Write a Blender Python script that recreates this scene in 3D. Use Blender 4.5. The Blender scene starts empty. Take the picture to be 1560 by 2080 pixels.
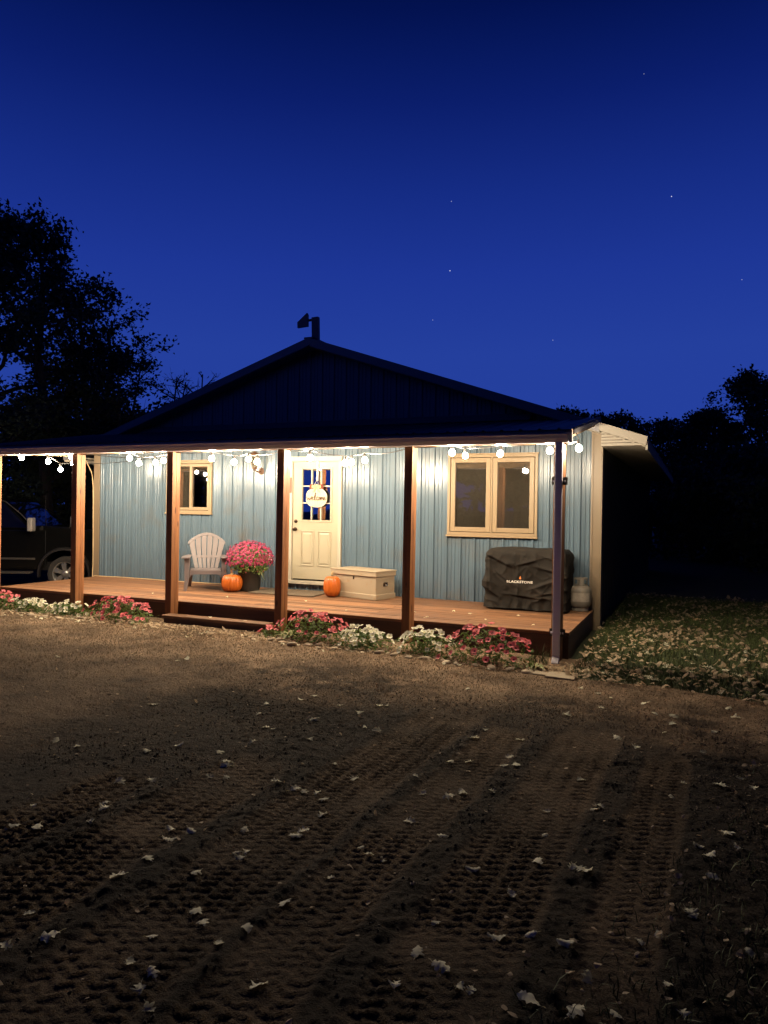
import bpy, math, random
import numpy as np
from mathutils import Matrix, Vector, noise as mnoise

# ------------------------------------------------------------------ camera, sky, exposure
scene = bpy.context.scene
col = scene.collection
ZD = 0.28                       # deck top above the yard
cam_d = bpy.data.cameras.new('camera')
cam = bpy.data.objects.new('camera', cam_d); col.objects.link(cam)
r_ = Vector((0.91758, 0.39725, 0.01536)); u_ = Vector((-0.01602, -0.00164, 0.99987)); f_ = Vector((-0.39722, 0.91771, -0.00486))
cam.matrix_world = Matrix(((r_.x, u_.x, -f_.x, 6.439), (r_.y, u_.y, -f_.y, -10.898), (r_.z, u_.z, -f_.z, 1.433 + ZD), (0, 0, 0, 1)))
cam_d.sensor_fit = 'HORIZONTAL'; cam_d.sensor_width = 36.0; cam_d.lens = 36 * 1459.96 / 1560
cam_d.clip_start = 0.05; cam_d.clip_end = 3000
scene.camera = cam

world = bpy.data.worlds.new('World'); scene.world = world; world.use_nodes = True
wn = world.node_tree; wn.nodes.clear()
def wnode(t): return wn.nodes.new(t)
wo = wnode('ShaderNodeOutputWorld'); wb = wnode('ShaderNodeBackground')
tc = wnode('ShaderNodeTexCoord'); sep = wnode('ShaderNodeSeparateXYZ'); ramp = wnode('ShaderNodeValToRGB')
wn.links.new(tc.outputs['Generated'], sep.inputs[0]); wn.links.new(sep.outputs['Z'], ramp.inputs[0])
def lin(c):
    return tuple(((v / 255) / 12.92 if v / 255 <= 0.04045 else ((v / 255 + 0.055) / 1.055) ** 2.4) for v in c) + (1.0,)
SKY = [(0.0, (37, 64, 158)), (0.21, (36, 63, 157)), (0.31, (29, 54, 149)), (0.40, (21, 44, 132)), (0.49, (11, 30, 107)), (0.57, (3, 18, 79)), (0.66, (0, 9, 50)), (0.80, (0, 4, 26)), (1.0, (0, 1, 13))]
while len(ramp.color_ramp.elements) < len(SKY): ramp.color_ramp.elements.new(0.5)
for e, (p_, c_) in zip(ramp.color_ramp.elements, SKY):
    e.position = p_; e.color = lin(c_)
ramp.color_ramp.interpolation = 'EASE' if False else 'LINEAR'
# a handful of early stars
last = ramp.outputs['Color']
def star(dx, dy, k, rad=0.00055):
    global last
    d = (f_ + r_ * ((dx - 780) / 1459.96) - u_ * ((dy - 1040) / 1459.96)).normalized()
    dist = wnode('ShaderNodeVectorMath'); dist.operation = 'DISTANCE'; dist.inputs[1].default_value = d
    nrm = wnode('ShaderNodeVectorMath'); nrm.operation = 'NORMALIZE'
    wn.links.new(tc.outputs['Generated'], nrm.inputs[0]); wn.links.new(nrm.outputs[0], dist.inputs[0])
    lt = wnode('ShaderNodeMath'); lt.operation = 'LESS_THAN'; lt.inputs[1].default_value = rad
    wn.links.new(dist.outputs['Value'], lt.inputs[0])
    ml = wnode('ShaderNodeMath'); ml.operation = 'MULTIPLY'; ml.inputs[1].default_value = k
    wn.links.new(lt.outputs[0], ml.inputs[0])
    ad = wnode('ShaderNodeVectorMath'); ad.operation = 'ADD'
    cb = wnode('ShaderNodeCombineXYZ')
    for i in range(3): wn.links.new(ml.outputs[0], cb.inputs[i])
    wn.links.new(last, ad.inputs[0]); wn.links.new(cb.outputs[0], ad.inputs[1]); last = ad.outputs[0]
for s_ in [(914, 550, .9), (1364, 399, .8), (917, 409, .35), (879, 650, .3), (1123, 691, .35), (1507, 568, .3), (1308, 150, .2)]:
    star(*s_)
wn.links.new(last, wb.inputs['Color']); wb.inputs['Strength'].default_value = 1.0
wn.links.new(wb.outputs[0], wo.inputs[0])

scene.view_settings.view_transform = 'Standard'; scene.view_settings.look = 'None'
scene.view_settings.exposure = 0.0; scene.view_settings.gamma = 1.0
scene.cycles.use_denoising = True
scene.cycles.max_bounces = 6; scene.cycles.diffuse_bounces = 3; scene.cycles.glossy_bounces = 3
scene.cycles.transparent_max_bounces = 12; scene.cycles.transmission_bounces = 4
scene.cycles.sample_clamp_indirect = 4.0
scene.cycles.caustics_reflective = False; scene.cycles.caustics_refractive = False
BULB_LE = 1150.0                 # radiance of one string-light globe

rng = np.random.default_rng(7); random.seed(7)

# ------------------------------------------------------------------ materials
MATS = {}
def nodes_of(name):
    m = bpy.data.materials.new(name); m.use_nodes = True
    nt = m.node_tree; b = nt.nodes['Principled BSDF']
    return m, nt, b
def M(name, base, rough=.6, metal=0., var=0., scale=6., bump=0., bscale=60., orand=0., spec=.5, stretch=(1, 1, 1), dirt=None):
    """plain procedural surface: colour varied by noise (and from object to object), fine bump"""
    m, nt, b = nodes_of(name); L = nt.links.new
    tcn = nt.nodes.new('ShaderNodeTexCoord'); mp = nt.nodes.new('ShaderNodeMapping')
    mp.inputs['Scale'].default_value = stretch; L(tcn.outputs['Object'], mp.inputs[0])
    oi = nt.nodes.new('ShaderNodeObjectInfo')
    off = nt.nodes.new('ShaderNodeVectorMath'); off.operation = 'SCALE'; off.inputs[0].default_value = (31, 17, 23)
    L(oi.outputs['Random'], off.inputs['Scale']); L(off.outputs[0], mp.inputs['Location'])
    nz = nt.nodes.new('ShaderNodeTexNoise'); nz.inputs['Scale'].default_value = scale; nz.inputs['Detail'].default_value = 6
    L(mp.outputs[0], nz.inputs['Vector'])
    mix = nt.nodes.new('ShaderNodeMix'); mix.data_type = 'RGBA'
    lo = [max(0, c * (1 - var)) for c in base]; hi = [min(1, c * (1 + var)) for c in base]
    mix.inputs['A'].default_value = (*lo, 1); mix.inputs['B'].default_value = (*hi, 1)
    L(nz.outputs['Fac'], mix.inputs['Factor'])
    out = mix.outputs['Result']
    if orand:
        hs = nt.nodes.new('ShaderNodeHueSaturation'); mr = nt.nodes.new('ShaderNodeMapRange')
        mr.inputs['To Min'].default_value = 1 - orand; mr.inputs['To Max'].default_value = 1 + orand
        L(oi.outputs['Random'], mr.inputs['Value']); L(mr.outputs[0], hs.inputs['Value']); L(out, hs.inputs['Color']); out = hs.outputs['Color']
    if dirt:
        dc, dlo, dhi, dsc = dirt
        n2 = nt.nodes.new('ShaderNodeTexNoise'); n2.inputs['Scale'].default_value = dsc; n2.inputs['Detail'].default_value = 8
        L(mp.outputs[0], n2.inputs['Vector'])
        rr = nt.nodes.new('ShaderNodeMapRange'); rr.inputs['From Min'].default_value = dlo; rr.inputs['From Max'].default_value = dhi
        L(n2.outputs['Fac'], rr.inputs['Value'])
        m2 = nt.nodes.new('ShaderNodeMix'); m2.data_type = 'RGBA'; m2.inputs['B'].default_value = (*dc, 1)
        L(rr.outputs[0], m2.inputs['Factor']); L(out, m2.inputs['A']); out = m2.outputs['Result']
    L(out, b.inputs['Base Color'])
    b.inputs['Roughness'].default_value = rough; b.inputs['Metallic'].default_value = metal
    b.inputs['Specular IOR Level'].default_value = spec
    if bump:
        n3 = nt.nodes.new('ShaderNodeTexNoise'); n3.inputs['Scale'].default_value = bscale; n3.inputs['Detail'].default_value = 4
        L(mp.outputs[0], n3.inputs['Vector'])
        bp = nt.nodes.new('ShaderNodeBump'); bp.inputs['Strength'].default_value = bump; bp.inputs['Distance'].default_value = .01
        L(n3.outputs['Fac'], bp.inputs['Height']); L(bp.outputs[0], b.inputs['Normal'])
    MATS[name] = m
    return m
def wood(name, dark, light, axis=0, rough=.65, knots=.5, orand=.12, streak=False):
    m, nt, b = nodes_of(name); L = nt.links.new
    tcn = nt.nodes.new('ShaderNodeTexCoord'); mp = nt.nodes.new('ShaderNodeMapping')
    st = [16., 16., 16.] if streak else [9., 9., 9.]; st[axis] = .30 if streak else .55; mp.inputs['Scale'].default_value = st
    L(tcn.outputs['Object'], mp.inputs[0]); oi = nt.nodes.new('ShaderNodeObjectInfo')
    off = nt.nodes.new('ShaderNodeVectorMath'); off.operation = 'SCALE'; off.inputs[0].default_value = (41, 27, 13)
    L(oi.outputs['Random'], off.inputs['Scale']); L(off.outputs[0], mp.inputs['Location'])
    nz = nt.nodes.new('ShaderNodeTexNoise'); nz.inputs['Scale'].default_value = 2.2; nz.inputs['Detail'].default_value = 8; nz.inputs['Roughness'].default_value = .65; nz.inputs['Distortion'].default_value = .6
    L(mp.outputs[0], nz.inputs['Vector'])
    rp = nt.nodes.new('ShaderNodeValToRGB'); e = rp.color_ramp.elements
    e[0].position = .36 if streak else .3; e[0].color = (*dark, 1); e[1].position = .64 if streak else .72; e[1].color = (*light, 1)
    L(nz.outputs['Fac'], rp.inputs[0])
    mp2 = nt.nodes.new('ShaderNodeMapping'); s2 = [3.2] * 3; s2[axis] = 1.1; mp2.inputs['Scale'].default_value = s2
    L(tcn.outputs['Object'], mp2.inputs[0]); L(off.outputs[0], mp2.inputs['Location'])
    vo = nt.nodes.new('ShaderNodeTexVoronoi'); vo.inputs['Scale'].default_value = 2.4; L(mp2.outputs[0], vo.inputs['Vector'])
    mr = nt.nodes.new('ShaderNodeMapRange'); mr.inputs['From Min'].default_value = .10; mr.inputs['From Max'].default_value = .17
    mr.inputs['To Min'].default_value = knots; mr.inputs['To Max'].default_value = 0.; L(vo.outputs['Distance'], mr.inputs['Value'])
    mx = nt.nodes.new('ShaderNodeMix'); mx.data_type = 'RGBA'; mx.inputs['B'].default_value = (dark[0] * .45, dark[1] * .4, dark[2] * .4, 1)
    L(mr.outputs[0], mx.inputs['Factor']); L(rp.outputs[0], mx.inputs['A'])
    hs = nt.nodes.new('ShaderNodeHueSaturation'); m3 = nt.nodes.new('ShaderNodeMapRange')
    m3.inputs['To Min'].default_value = 1 - orand; m3.inputs['To Max'].default_value = 1 + orand
    L(oi.outputs['Random'], m3.inputs['Value']); L(m3.outputs[0], hs.inputs['Value']); L(mx.outputs['Result'], hs.inputs['Color'])
    L(hs.outputs[0], b.inputs['Base Color']); b.inputs['Roughness'].default_value = rough
    bp = nt.nodes.new('ShaderNodeBump'); bp.inputs['Strength'].default_value = .25; bp.inputs['Distance'].default_value = .004
    L(nz.outputs['Fac'], bp.inputs['Height']); L(bp.outputs[0], b.inputs['Normal'])
    MATS[name] = m; return m
def glass(name, refl, tint=(1, 1, 1)):
    m = bpy.data.materials.new(name); m.use_nodes = True; nt = m.node_tree; nt.nodes.clear(); L = nt.links.new
    o = nt.nodes.new('ShaderNodeOutputMaterial'); mx = nt.nodes.new('ShaderNodeMixShader')
    tr = nt.nodes.new('ShaderNodeBsdfTransparent'); tr.inputs[0].default_value = (.8 * tint[0], .8 * tint[1], .8 * tint[2], 1)
    gl = nt.nodes.new('ShaderNodeBsdfGlossy'); gl.inputs['Roughness'].default_value = .015; gl.inputs['Color'].default_value = (.95, .95, 1, 1)
    fr = nt.nodes.new('ShaderNodeFresnel'); fr.inputs['IOR'].default_value = 1.5
    ad = nt.nodes.new('ShaderNodeMath'); ad.operation = 'ADD'; ad.inputs[1].default_value = refl; ad.use_clamp = True
    nz = nt.nodes.new('ShaderNodeTexNoise'); nz.inputs['Scale'].default_value = 2.5; bp = nt.nodes.new('ShaderNodeBump')
    bp.inputs['Strength'].default_value = .06; bp.inputs['Distance'].default_value = .01
    tcn = nt.nodes.new('ShaderNodeTexCoord'); L(tcn.outputs['Object'], nz.inputs['Vector']); L(nz.outputs['Fac'], bp.inputs['Height']); L(bp.outputs[0], gl.inputs['Normal'])
    L(fr.outputs[0], ad.inputs[0]); L(ad.outputs[0], mx.inputs[0]); L(tr.outputs[0], mx.inputs[1]); L(gl.outputs[0], mx.inputs[2]); L(mx.outputs[0], o.inputs[0])
    MATS[name] = m; return m
def emit(name, c, k):
    m = bpy.data.materials.new(name); m.use_nodes = True; nt = m.node_tree; nt.nodes.clear()
    o = nt.nodes.new('ShaderNodeOutputMaterial'); e = nt.nodes.new('ShaderNodeEmission')
    e.inputs[0].default_value = (*c, 1); e.inputs[1].default_value = k; nt.links.new(e.outputs[0], o.inputs[0])
    MATS[name] = m; return m

M('siding', (.094, .140, .182), .24, 0., .06, 1.2, .05, 14, orand=.03, spec=.6, dirt=((.11, .115, .11), .54, .85, 2.2))
M('gable_metal', (.20, .21, .23), .5, 0, .12, 2)
M('trim_beige', (.21, .16, .105), .42, 0, .06, 3, .03, 20)
M('roof_dark', (.17, .16, .17), .5, 0, .15, 2, .05, 20)
M('rake_metal', (.24, .23, .24), .45, 0, .1, 2)
M('soffit_white', (.36, .32, .26), .5, 0, .06, 4)
M('gutter_white', (.66, .60, .62), .4, 0, .06, 3)
M('downspout_white', (.84, .80, .86), .4, 0, .06, 3, .04, 9)
M('bracket_dark', (.03, .022, .018), .5)
M('siding_shaded', (.035, .034, .036), .5, 0, .1, 3)  # side wall sheets near black: shade of the unlit sides put into the colour
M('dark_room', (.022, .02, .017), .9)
M('screen', (.15, .125, .09), .9, 0, .15, 60)
M('door_paint', (.36, .325, .235), .4, 0, .05, 4, .02, 30, dirt=((.42, .37, .27), .62, .95, 3.))
M('casing_paint', (.42, .385, .31), .45, 0, .04, 4)
M('window_tan', (.28, .205, .12), .45, 0, .04, 4)
M('bronze', (.045, .028, .02), .3, .9)
M('outlet_white', (.72, .70, .64), .5)
M('black', (.008, .008, .008), .5)
M('cord_tan', (.62, .45, .24), .55)
M('wire_black', (.02, .02, .02), .5)
wood('deck_wood', (.085, .034, .014), (.29, .145, .066), 0, .6, .6, .34, True)
wood('rim_wood', (.045, .017, .009), (.095, .038, .018), 0, .6, .4, .1)
wood('post_wood', (.115, .038, .012), (.33, .135, .044), 2, .6, .85, .08)
wood('rafter_wood', (.30, .18, .09), (.50, .33, .18), 1, .7, .4, .08)
wood('ceiling_wood', (.32, .22, .13), (.52, .40, .26), 0, .7, .2, .05)
M('chair_plastic', (.130, .110, .114), .45, 0, .05, 5, .05, 90)
M('pot_black', (.022, .018, .015), .5, 0, .2, 20)
M('pumpkin_skin', (.42, .095, .009), .42, 0, .16, 14, .05, 40, orand=.04)
M('pumpkin_stem', (.30, .21, .10), .8, 0, .3, 30, .3, 60)
M('chest_paint', (.33, .265, .18), .6, 0, .06, 5, .06, 50, dirt=((.33, .22, .12), .61, .72, 9.))
M('coir', (.10, .075, .05), .95, 0, .35, 120, .5, 200)
M('cover_cloth', (.013, .011, .009), .8, 0, .15, 5, .12, 260, spec=.2, dirt=((.026, .021, .016), .5, .85, 2.5))
M('print_white', (.72, .68, .62), .6)
M('print_orange', (.75, .22, .04), .6)
M('tank_white', (.21, .195, .165), .5, 0, .08, 6, dirt=((.22, .17, .12), .5, .75, 12.))
M('tank_label', (.40, .36, .30), .6, 0, .35, 30)
M('sign_cream', (.48, .43, .33), .6, 0, .05, 6)
M('sign_line', (.50, .38, .22), .7)
M('sign_ink', (.10, .045, .015), .6)
M('sign_bow', (.62, .45, .20), .8, 0, .15, 30)
M('sign_leaf', (.14, .03, .015), .8)
M('hook_white', (.80, .78, .72), .5)
M('lantern_metal', (.12, .065, .04), .5, .3, .2, 30)
glass('lantern_glass', .10, (1, .95, .85))
glass('pane_clear', .05)
glass('pane_coated', .50, (.5, .5, .55))
M('truck_paint', (.003, .003, .003), .12, 0, 0, 1, spec=.6)
M('truck_plastic', (.009, .008, .008), .45)
M('trim_grey', (.05, .045, .04), .35)
M('chrome', (.75, .72, .68), .12, 1.0)
M('tyre', (.015, .013, .012), .85, 0, .2, 30, .3, 60)
M('rim_alloy', (.30, .29, .28), .28, .7)
M('mirror_satin', (.28, .26, .24), .35, .3)
M('truck_glass', (.002, .002, .002), .03)
M('bark', (.045, .034, .026), .95, 0, .3, 12, .5, 18)
M('leaf_dark', (.028, .040, .016), .7, 0, .3, 3)
M('leaf_green', (.12, .19, .045), .6, 0, .35, 14)
M('leaf_lime', (.20, .23, .07), .6, 0, .3, 10)
M('petal_pink', (.86, .22, .25), .6, 0, .15, 20, orand=.18)
M('petal_eye', (.20, .02, .04), .7)
M('petal_white', (.90, .86, .70), .6, 0, .08, 20, orand=.08)
M('petal_eye_white', (.45, .42, .14), .7)
M('mum_petal', (.30, .020, .075), .6, 0, .45, 26)
M('mum_bud', (.24, .06, .055), .7, 0, .3, 20)
M('grass', (.062, .086, .022), .7, 0, .5, 3.)
M('straw', (.26, .19, .115), .9, 0, .35, 3.)
M('litter', (.50, .38, .25), .8, 0, .45, 4.)
M('leaf_dry', (.95, .82, .60), .75, 0, .25, 30, .15, 90, orand=.32)
def thin_leaf(name, k):
    m = MATS[name]; nt = m.node_tree; b = nt.nodes['Principled BSDF']; o = nt.nodes['Material Output']
    tl = nt.nodes.new('ShaderNodeBsdfTranslucent'); mx = nt.nodes.new('ShaderNodeMixShader'); mx.inputs[0].default_value = k
    nt.links.new(b.inputs['Base Color'].links[0].from_socket, tl.inputs['Color'])
    nt.links.new(b.outputs[0], mx.inputs[1]); nt.links.new(tl.outputs[0], mx.inputs[2]); nt.links.new(mx.outputs[0], o.inputs['Surface'])
thin_leaf('leaf_dry', .35); thin_leaf('litter', .35); thin_leaf('petal_pink', .35); thin_leaf('petal_white', .35); thin_leaf('leaf_green', .3)
M('stone', (.42, .33, .23), .85, 0, .25, 9, .4, 40, orand=.3)
M('gravel', (.22, .16, .11), .9, 0, .75, 40)
M('clod', (.032, .022, .014), .95, 0, .3, 9, .4, 80)
M('paver', (.36, .29, .20), .9, 0, .12, 9, .4, 60)
emit('bulb_glow', (1.0, .83, .60), BULB_LE)

# dirt of the yard: dry sandy soil near the porch, darker moist churned soil where the tyres turned it
def dirt_material():
    m, nt, b = nodes_of('dirt'); L = nt.links.new
    tcn = nt.nodes.new('ShaderNodeTexCoord'); at = nt.nodes.new('ShaderNodeAttribute'); at.attribute_name = 'moist'
    n1 = nt.nodes.new('ShaderNodeTexNoise'); n1.inputs['Scale'].default_value = 1.6; n1.inputs['Detail'].default_value = 9; n1.inputs['Roughness'].default_value = .65
    n2 = nt.nodes.new('ShaderNodeTexNoise'); n2.inputs['Scale'].default_value = 45; n2.inputs['Detail'].default_value = 6; n2.inputs['Roughness'].default_value = .7
    n3 = nt.nodes.new('ShaderNodeTexNoise'); n3.inputs['Scale'].default_value = 170; n3.inputs['Detail'].default_value = 4
    for n in (n1, n2, n3): L(tcn.outputs['Object'], n.inputs['Vector'])
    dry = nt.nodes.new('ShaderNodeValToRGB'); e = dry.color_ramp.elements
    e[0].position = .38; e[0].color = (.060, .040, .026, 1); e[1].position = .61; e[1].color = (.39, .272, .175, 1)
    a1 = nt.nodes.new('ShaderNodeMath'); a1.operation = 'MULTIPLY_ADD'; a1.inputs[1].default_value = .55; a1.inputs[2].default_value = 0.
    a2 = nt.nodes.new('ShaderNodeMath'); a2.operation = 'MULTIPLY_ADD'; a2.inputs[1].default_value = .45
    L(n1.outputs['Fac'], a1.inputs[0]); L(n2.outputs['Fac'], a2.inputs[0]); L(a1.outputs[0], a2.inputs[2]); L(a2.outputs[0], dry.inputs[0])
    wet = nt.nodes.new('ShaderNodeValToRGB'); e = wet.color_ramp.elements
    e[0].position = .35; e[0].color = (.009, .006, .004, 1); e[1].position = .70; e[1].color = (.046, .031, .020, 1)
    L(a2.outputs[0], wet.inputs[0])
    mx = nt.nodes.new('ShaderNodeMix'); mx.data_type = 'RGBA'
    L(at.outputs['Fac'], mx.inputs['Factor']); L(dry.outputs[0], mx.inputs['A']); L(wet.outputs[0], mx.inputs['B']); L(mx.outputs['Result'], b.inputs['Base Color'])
    b.inputs['Roughness'].default_value = .95; b.inputs['Specular IOR Level'].default_value = .15
    sm = nt.nodes.new('ShaderNodeMath'); sm.operation = 'MULTIPLY_ADD'; sm.inputs[1].default_value = .4
    L(n3.outputs['Fac'], sm.inputs[0]); L(n2.outputs['Fac'], sm.inputs[2])
    bp = nt.nodes.new('ShaderNodeBump'); bp.inputs['Strength'].default_value = 1.0; bp.inputs['Distance'].default_value = .022
    L(sm.outputs[0], bp.inputs['Height']); L(bp.outputs[0], b.inputs['Normal'])
    MATS['dirt'] = m
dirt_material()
M('field', (.030, .036, .014), .95, 0, .5, 1.2, .5, 30)

# ------------------------------------------------------------------ mesh helpers
class MB:
    def __init__(s): s.v = []; s.f = []; s.m = []
    def add(s, vs, fs, mi=0):
        o = len(s.v); s.v += [tuple(v) for v in vs]; s.f += [tuple(i + o for i in f) for f in fs]; s.m += [mi] * len(fs); return s
    def box(s, a, b, mi=0, rot=None, piv=None):
        (x0, y0, z0), (x1, y1, z1) = a, b
        vs = [(x0, y0, z0), (x1, y0, z0), (x1, y1, z0), (x0, y1, z0), (x0, y0, z1), (x1, y0, z1), (x1, y1, z1), (x0, y1, z1)]
        if rot is not None:
            pv = Vector(piv); vs = [tuple(rot @ (Vector(v) - pv) + pv) for v in vs]
        return s.add(vs, [(0, 3, 2, 1), (4, 5, 6, 7), (0, 1, 5, 4), (1, 2, 6, 5), (2, 3, 7, 6), (3, 0, 4, 7)], mi)
    def tube(s, pts, r, n=6, mi=0, cap=True):
        pts = [Vector(p) for p in pts]; k = len(pts); rr = r if isinstance(r, (list, tuple)) else [r] * k
        rings = []; ref = Vector((0, 0, 1))
        vs = []
        for i, p in enumerate(pts):
            d = (pts[min(i + 1, k - 1)] - pts[max(i - 1, 0)]).normalized()
            a = d.cross(ref if abs(d.dot(ref)) < .95 else Vector((1, 0, 0))).normalized(); b = d.cross(a)
            for j in range(n):
                t = 2 * math.pi * j / n; vs.append(p + (a * math.cos(t) + b * math.sin(t)) * rr[i])
        fs = [(i * n + j, i * n + (j + 1) % n, (i + 1) * n + (j + 1) % n, (i + 1) * n + j) for i in range(k - 1) for j in range(n)]
        if cap: fs += [tuple(range(n - 1, -1, -1)), tuple((k - 1) * n + j for j in range(n))]
        return s.add(vs, fs, mi)
    def lathe(s, prof, n=24, c=(0, 0, 0), mi=0, fn=None, cap=True):
        vs = []
        for (r, z) in prof:
            for j in range(n):
                t = 2 * math.pi * j / n; q = r if fn is None else fn(r, z, t)
                vs.append((c[0] + q * math.cos(t), c[1] + q * math.sin(t), c[2] + z))
        k = len(prof)
        fs = [(i * n + j, i * n + (j + 1) % n, (i + 1) * n + (j + 1) % n, (i + 1) * n + j) for i in range(k - 1) for j in range(n)]
        if cap: fs += [tuple(range(n - 1, -1, -1)), tuple((k - 1) * n + j for j in range(n))]
        return s.add(vs, fs, mi)
    def prism(s, poly, y0, y1, mi=0, axis='y'):
        n = len(poly)
        if axis == 'y': vs = [(a, y0, b) for a, b in poly] + [(a, y1, b) for a, b in poly]
        elif axis == 'x': vs = [(y0, a, b) for a, b in poly] + [(y1, a, b) for a, b in poly]
        else: vs = [(a, b, y0) for a, b in poly] + [(a, b, y1) for a, b in poly]
        fs = [tuple(range(n)), tuple(range(2 * n - 1, n - 1, -1))] + [(i, i + n, (i + 1) % n + n, (i + 1) % n) for i in range(n)]
        return s.add(vs, fs, mi)
    def mesh(s, name, mats, smooth=None):
        me = bpy.data.meshes.new(name); me.from_pydata(s.v, [], s.f)
        for m in (mats if isinstance(mats, (list, tuple)) else [mats]): me.materials.append(MATS[m])
        if any(s.m): me.polygons.foreach_set('material_index', s.m)
        fix_normals(me)
        if smooth is not None:
            me.polygons.foreach_set('use_smooth', [True] * len(me.polygons)); me.set_sharp_from_angle(angle=math.radians(smooth))
        me.update(); return me
    def build(s, name, mats, parent=None, smooth=None, bevel=0., loc=None):
        return link(name, s.mesh(name, mats, smooth), parent, bevel, loc)
import bmesh
def fix_normals(me):
    if len(me.polygons) > 20000: return
    bm = bmesh.new(); bm.from_mesh(me); bmesh.ops.recalc_face_normals(bm, faces=bm.faces); bm.to_mesh(me); bm.free()
def link(name, me, parent=None, bevel=0., loc=None, rot=None, scale=None):
    o = bpy.data.objects.new(name, me); col.objects.link(o)
    if parent is not None: o.parent = parent
    if loc is not None: o.location = loc
    if rot is not None: o.rotation_euler = rot
    if scale is not None: o.scale = scale if hasattr(scale, '__len__') else (scale,) * 3
    if bevel:
        b = o.modifiers.new('bevel', 'BEVEL'); b.width = bevel; b.segments = 2; b.limit_method = 'ANGLE'; b.angle_limit = math.radians(40)
    return o
def tag(o, label, cat, group=None):
    o['label'] = label; o['category'] = cat
    if group: o['group'] = group
    return o
def thing(name, label, cat, loc=(0, 0, 0), rz=0., group=None):
    o = bpy.data.objects.new(name, None); col.objects.link(o); o.location = loc; o.rotation_euler = (0, 0, rz)
    o.empty_display_size = .2
    return tag(o, label, cat, group)
def fast_mesh(name, verts, faces, mat, smooth=False):
    """verts (N,3), faces (F,k) numpy arrays, all faces k-gons"""
    me = bpy.data.meshes.new(name); F, k = faces.shape
    me.vertices.add(len(verts)); me.vertices.foreach_set('co', np.ascontiguousarray(verts, dtype=np.float32).ravel())
    me.loops.add(F * k); me.loops.foreach_set('vertex_index', np.ascontiguousarray(faces, dtype=np.int32).ravel())
    me.polygons.add(F); me.polygons.foreach_set('loop_start', np.arange(0, F * k, k, dtype=np.int32))
    me.polygons.foreach_set('use_smooth', np.full(F, smooth)); me.materials.append(MATS[mat]); me.update(calc_edges=True)
    return me
# value noise for numpy arrays
_lat = rng.random((64, 64))
def vnoise(x, y):
    xi = np.floor(x).astype(int); yi = np.floor(y).astype(int); fx = x - xi; fy = y - yi
    fx = fx * fx * (3 - 2 * fx); fy = fy * fy * (3 - 2 * fy)
    a = _lat[xi % 64, yi % 64]; b = _lat[(xi + 1) % 64, yi % 64]; c = _lat[xi % 64, (yi + 1) % 64]; d = _lat[(xi + 1) % 64, (yi + 1) % 64]
    return (a * (1 - fx) + b * fx) * (1 - fy) + (c * (1 - fx) + d * fx) * fy - .5
def fbm(x, y, o=4):
    s = 0; a = 1.
    for i in range(o): s = s + a * vnoise(x * 2 ** i + 13.7 * i, y * 2 ** i + 7.1 * i); a *= .5
    return s

# ------------------------------------------------------------------ ground
def gz(x, y):
    base = 0.012 * np.clip(-2.6 - np.asarray(y, float), 0, 9)
    x_ = np.asarray(x, float); y_ = np.asarray(y, float); dip = np.clip((-4.5 - x_) / 1.0, 0, 1) * np.clip((y_ + 3.2) / 1.5, 0, 1)
    return base - .14 * dip * dip * (3 - 2 * dip) - .05 * np.exp(-((np.asarray(x, float) - 5.3) ** 2 / 1.2 + (np.asarray(y, float) + 2.4) ** 2 / .8))
TRACKS = [(4.62, .27, -5.12), (5.14, .185, -5.45), (5.70, .235, -5.22), (6.24, .15, -5.55), (3.95, .24, -6.9), (3.35, .2, -7.3)]
def lawn_edge(x, y):
    """> 0 on the lawn side"""
    x = np.asarray(x, float); y = np.asarray(y, float); w = .16 * fbm(x * 2.2, y * 2.2, 3)
    a = np.minimum(x - 5.16 + w, y + 3.28 + .19 * (x - 5.2) + w)
    return np.maximum(a, x - 7.6 + w)
def verge(x, y):
    x = np.asarray(x, float); y = np.asarray(y, float); w = .3 * fbm(x * 1.6, y * 1.6, 3)
    return np.minimum(x - (6.55 + (y + 6.7) * .33) + w, -y - 5.3 + w)
def track_mask(x, y):
    inside = np.zeros_like(np.asarray(x, float))
    for xc, hw, ye in TRACKS:
        xx = xc + .05 * np.sin(y * .8 + xc) + .05 * fbm(y * .9 + xc, y * 0 + xc, 2) + .03 * fbm(x * 9, y * 6, 3)
        d = np.abs(x - xx) / hw
        t = np.clip((1.06 - d) / .22, 0, 1) * np.clip((ye - y + .25 * fbm(x * 5, y * 2, 2)) / .25, 0, 1)
        inside = np.maximum(inside, t)
    return inside
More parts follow.
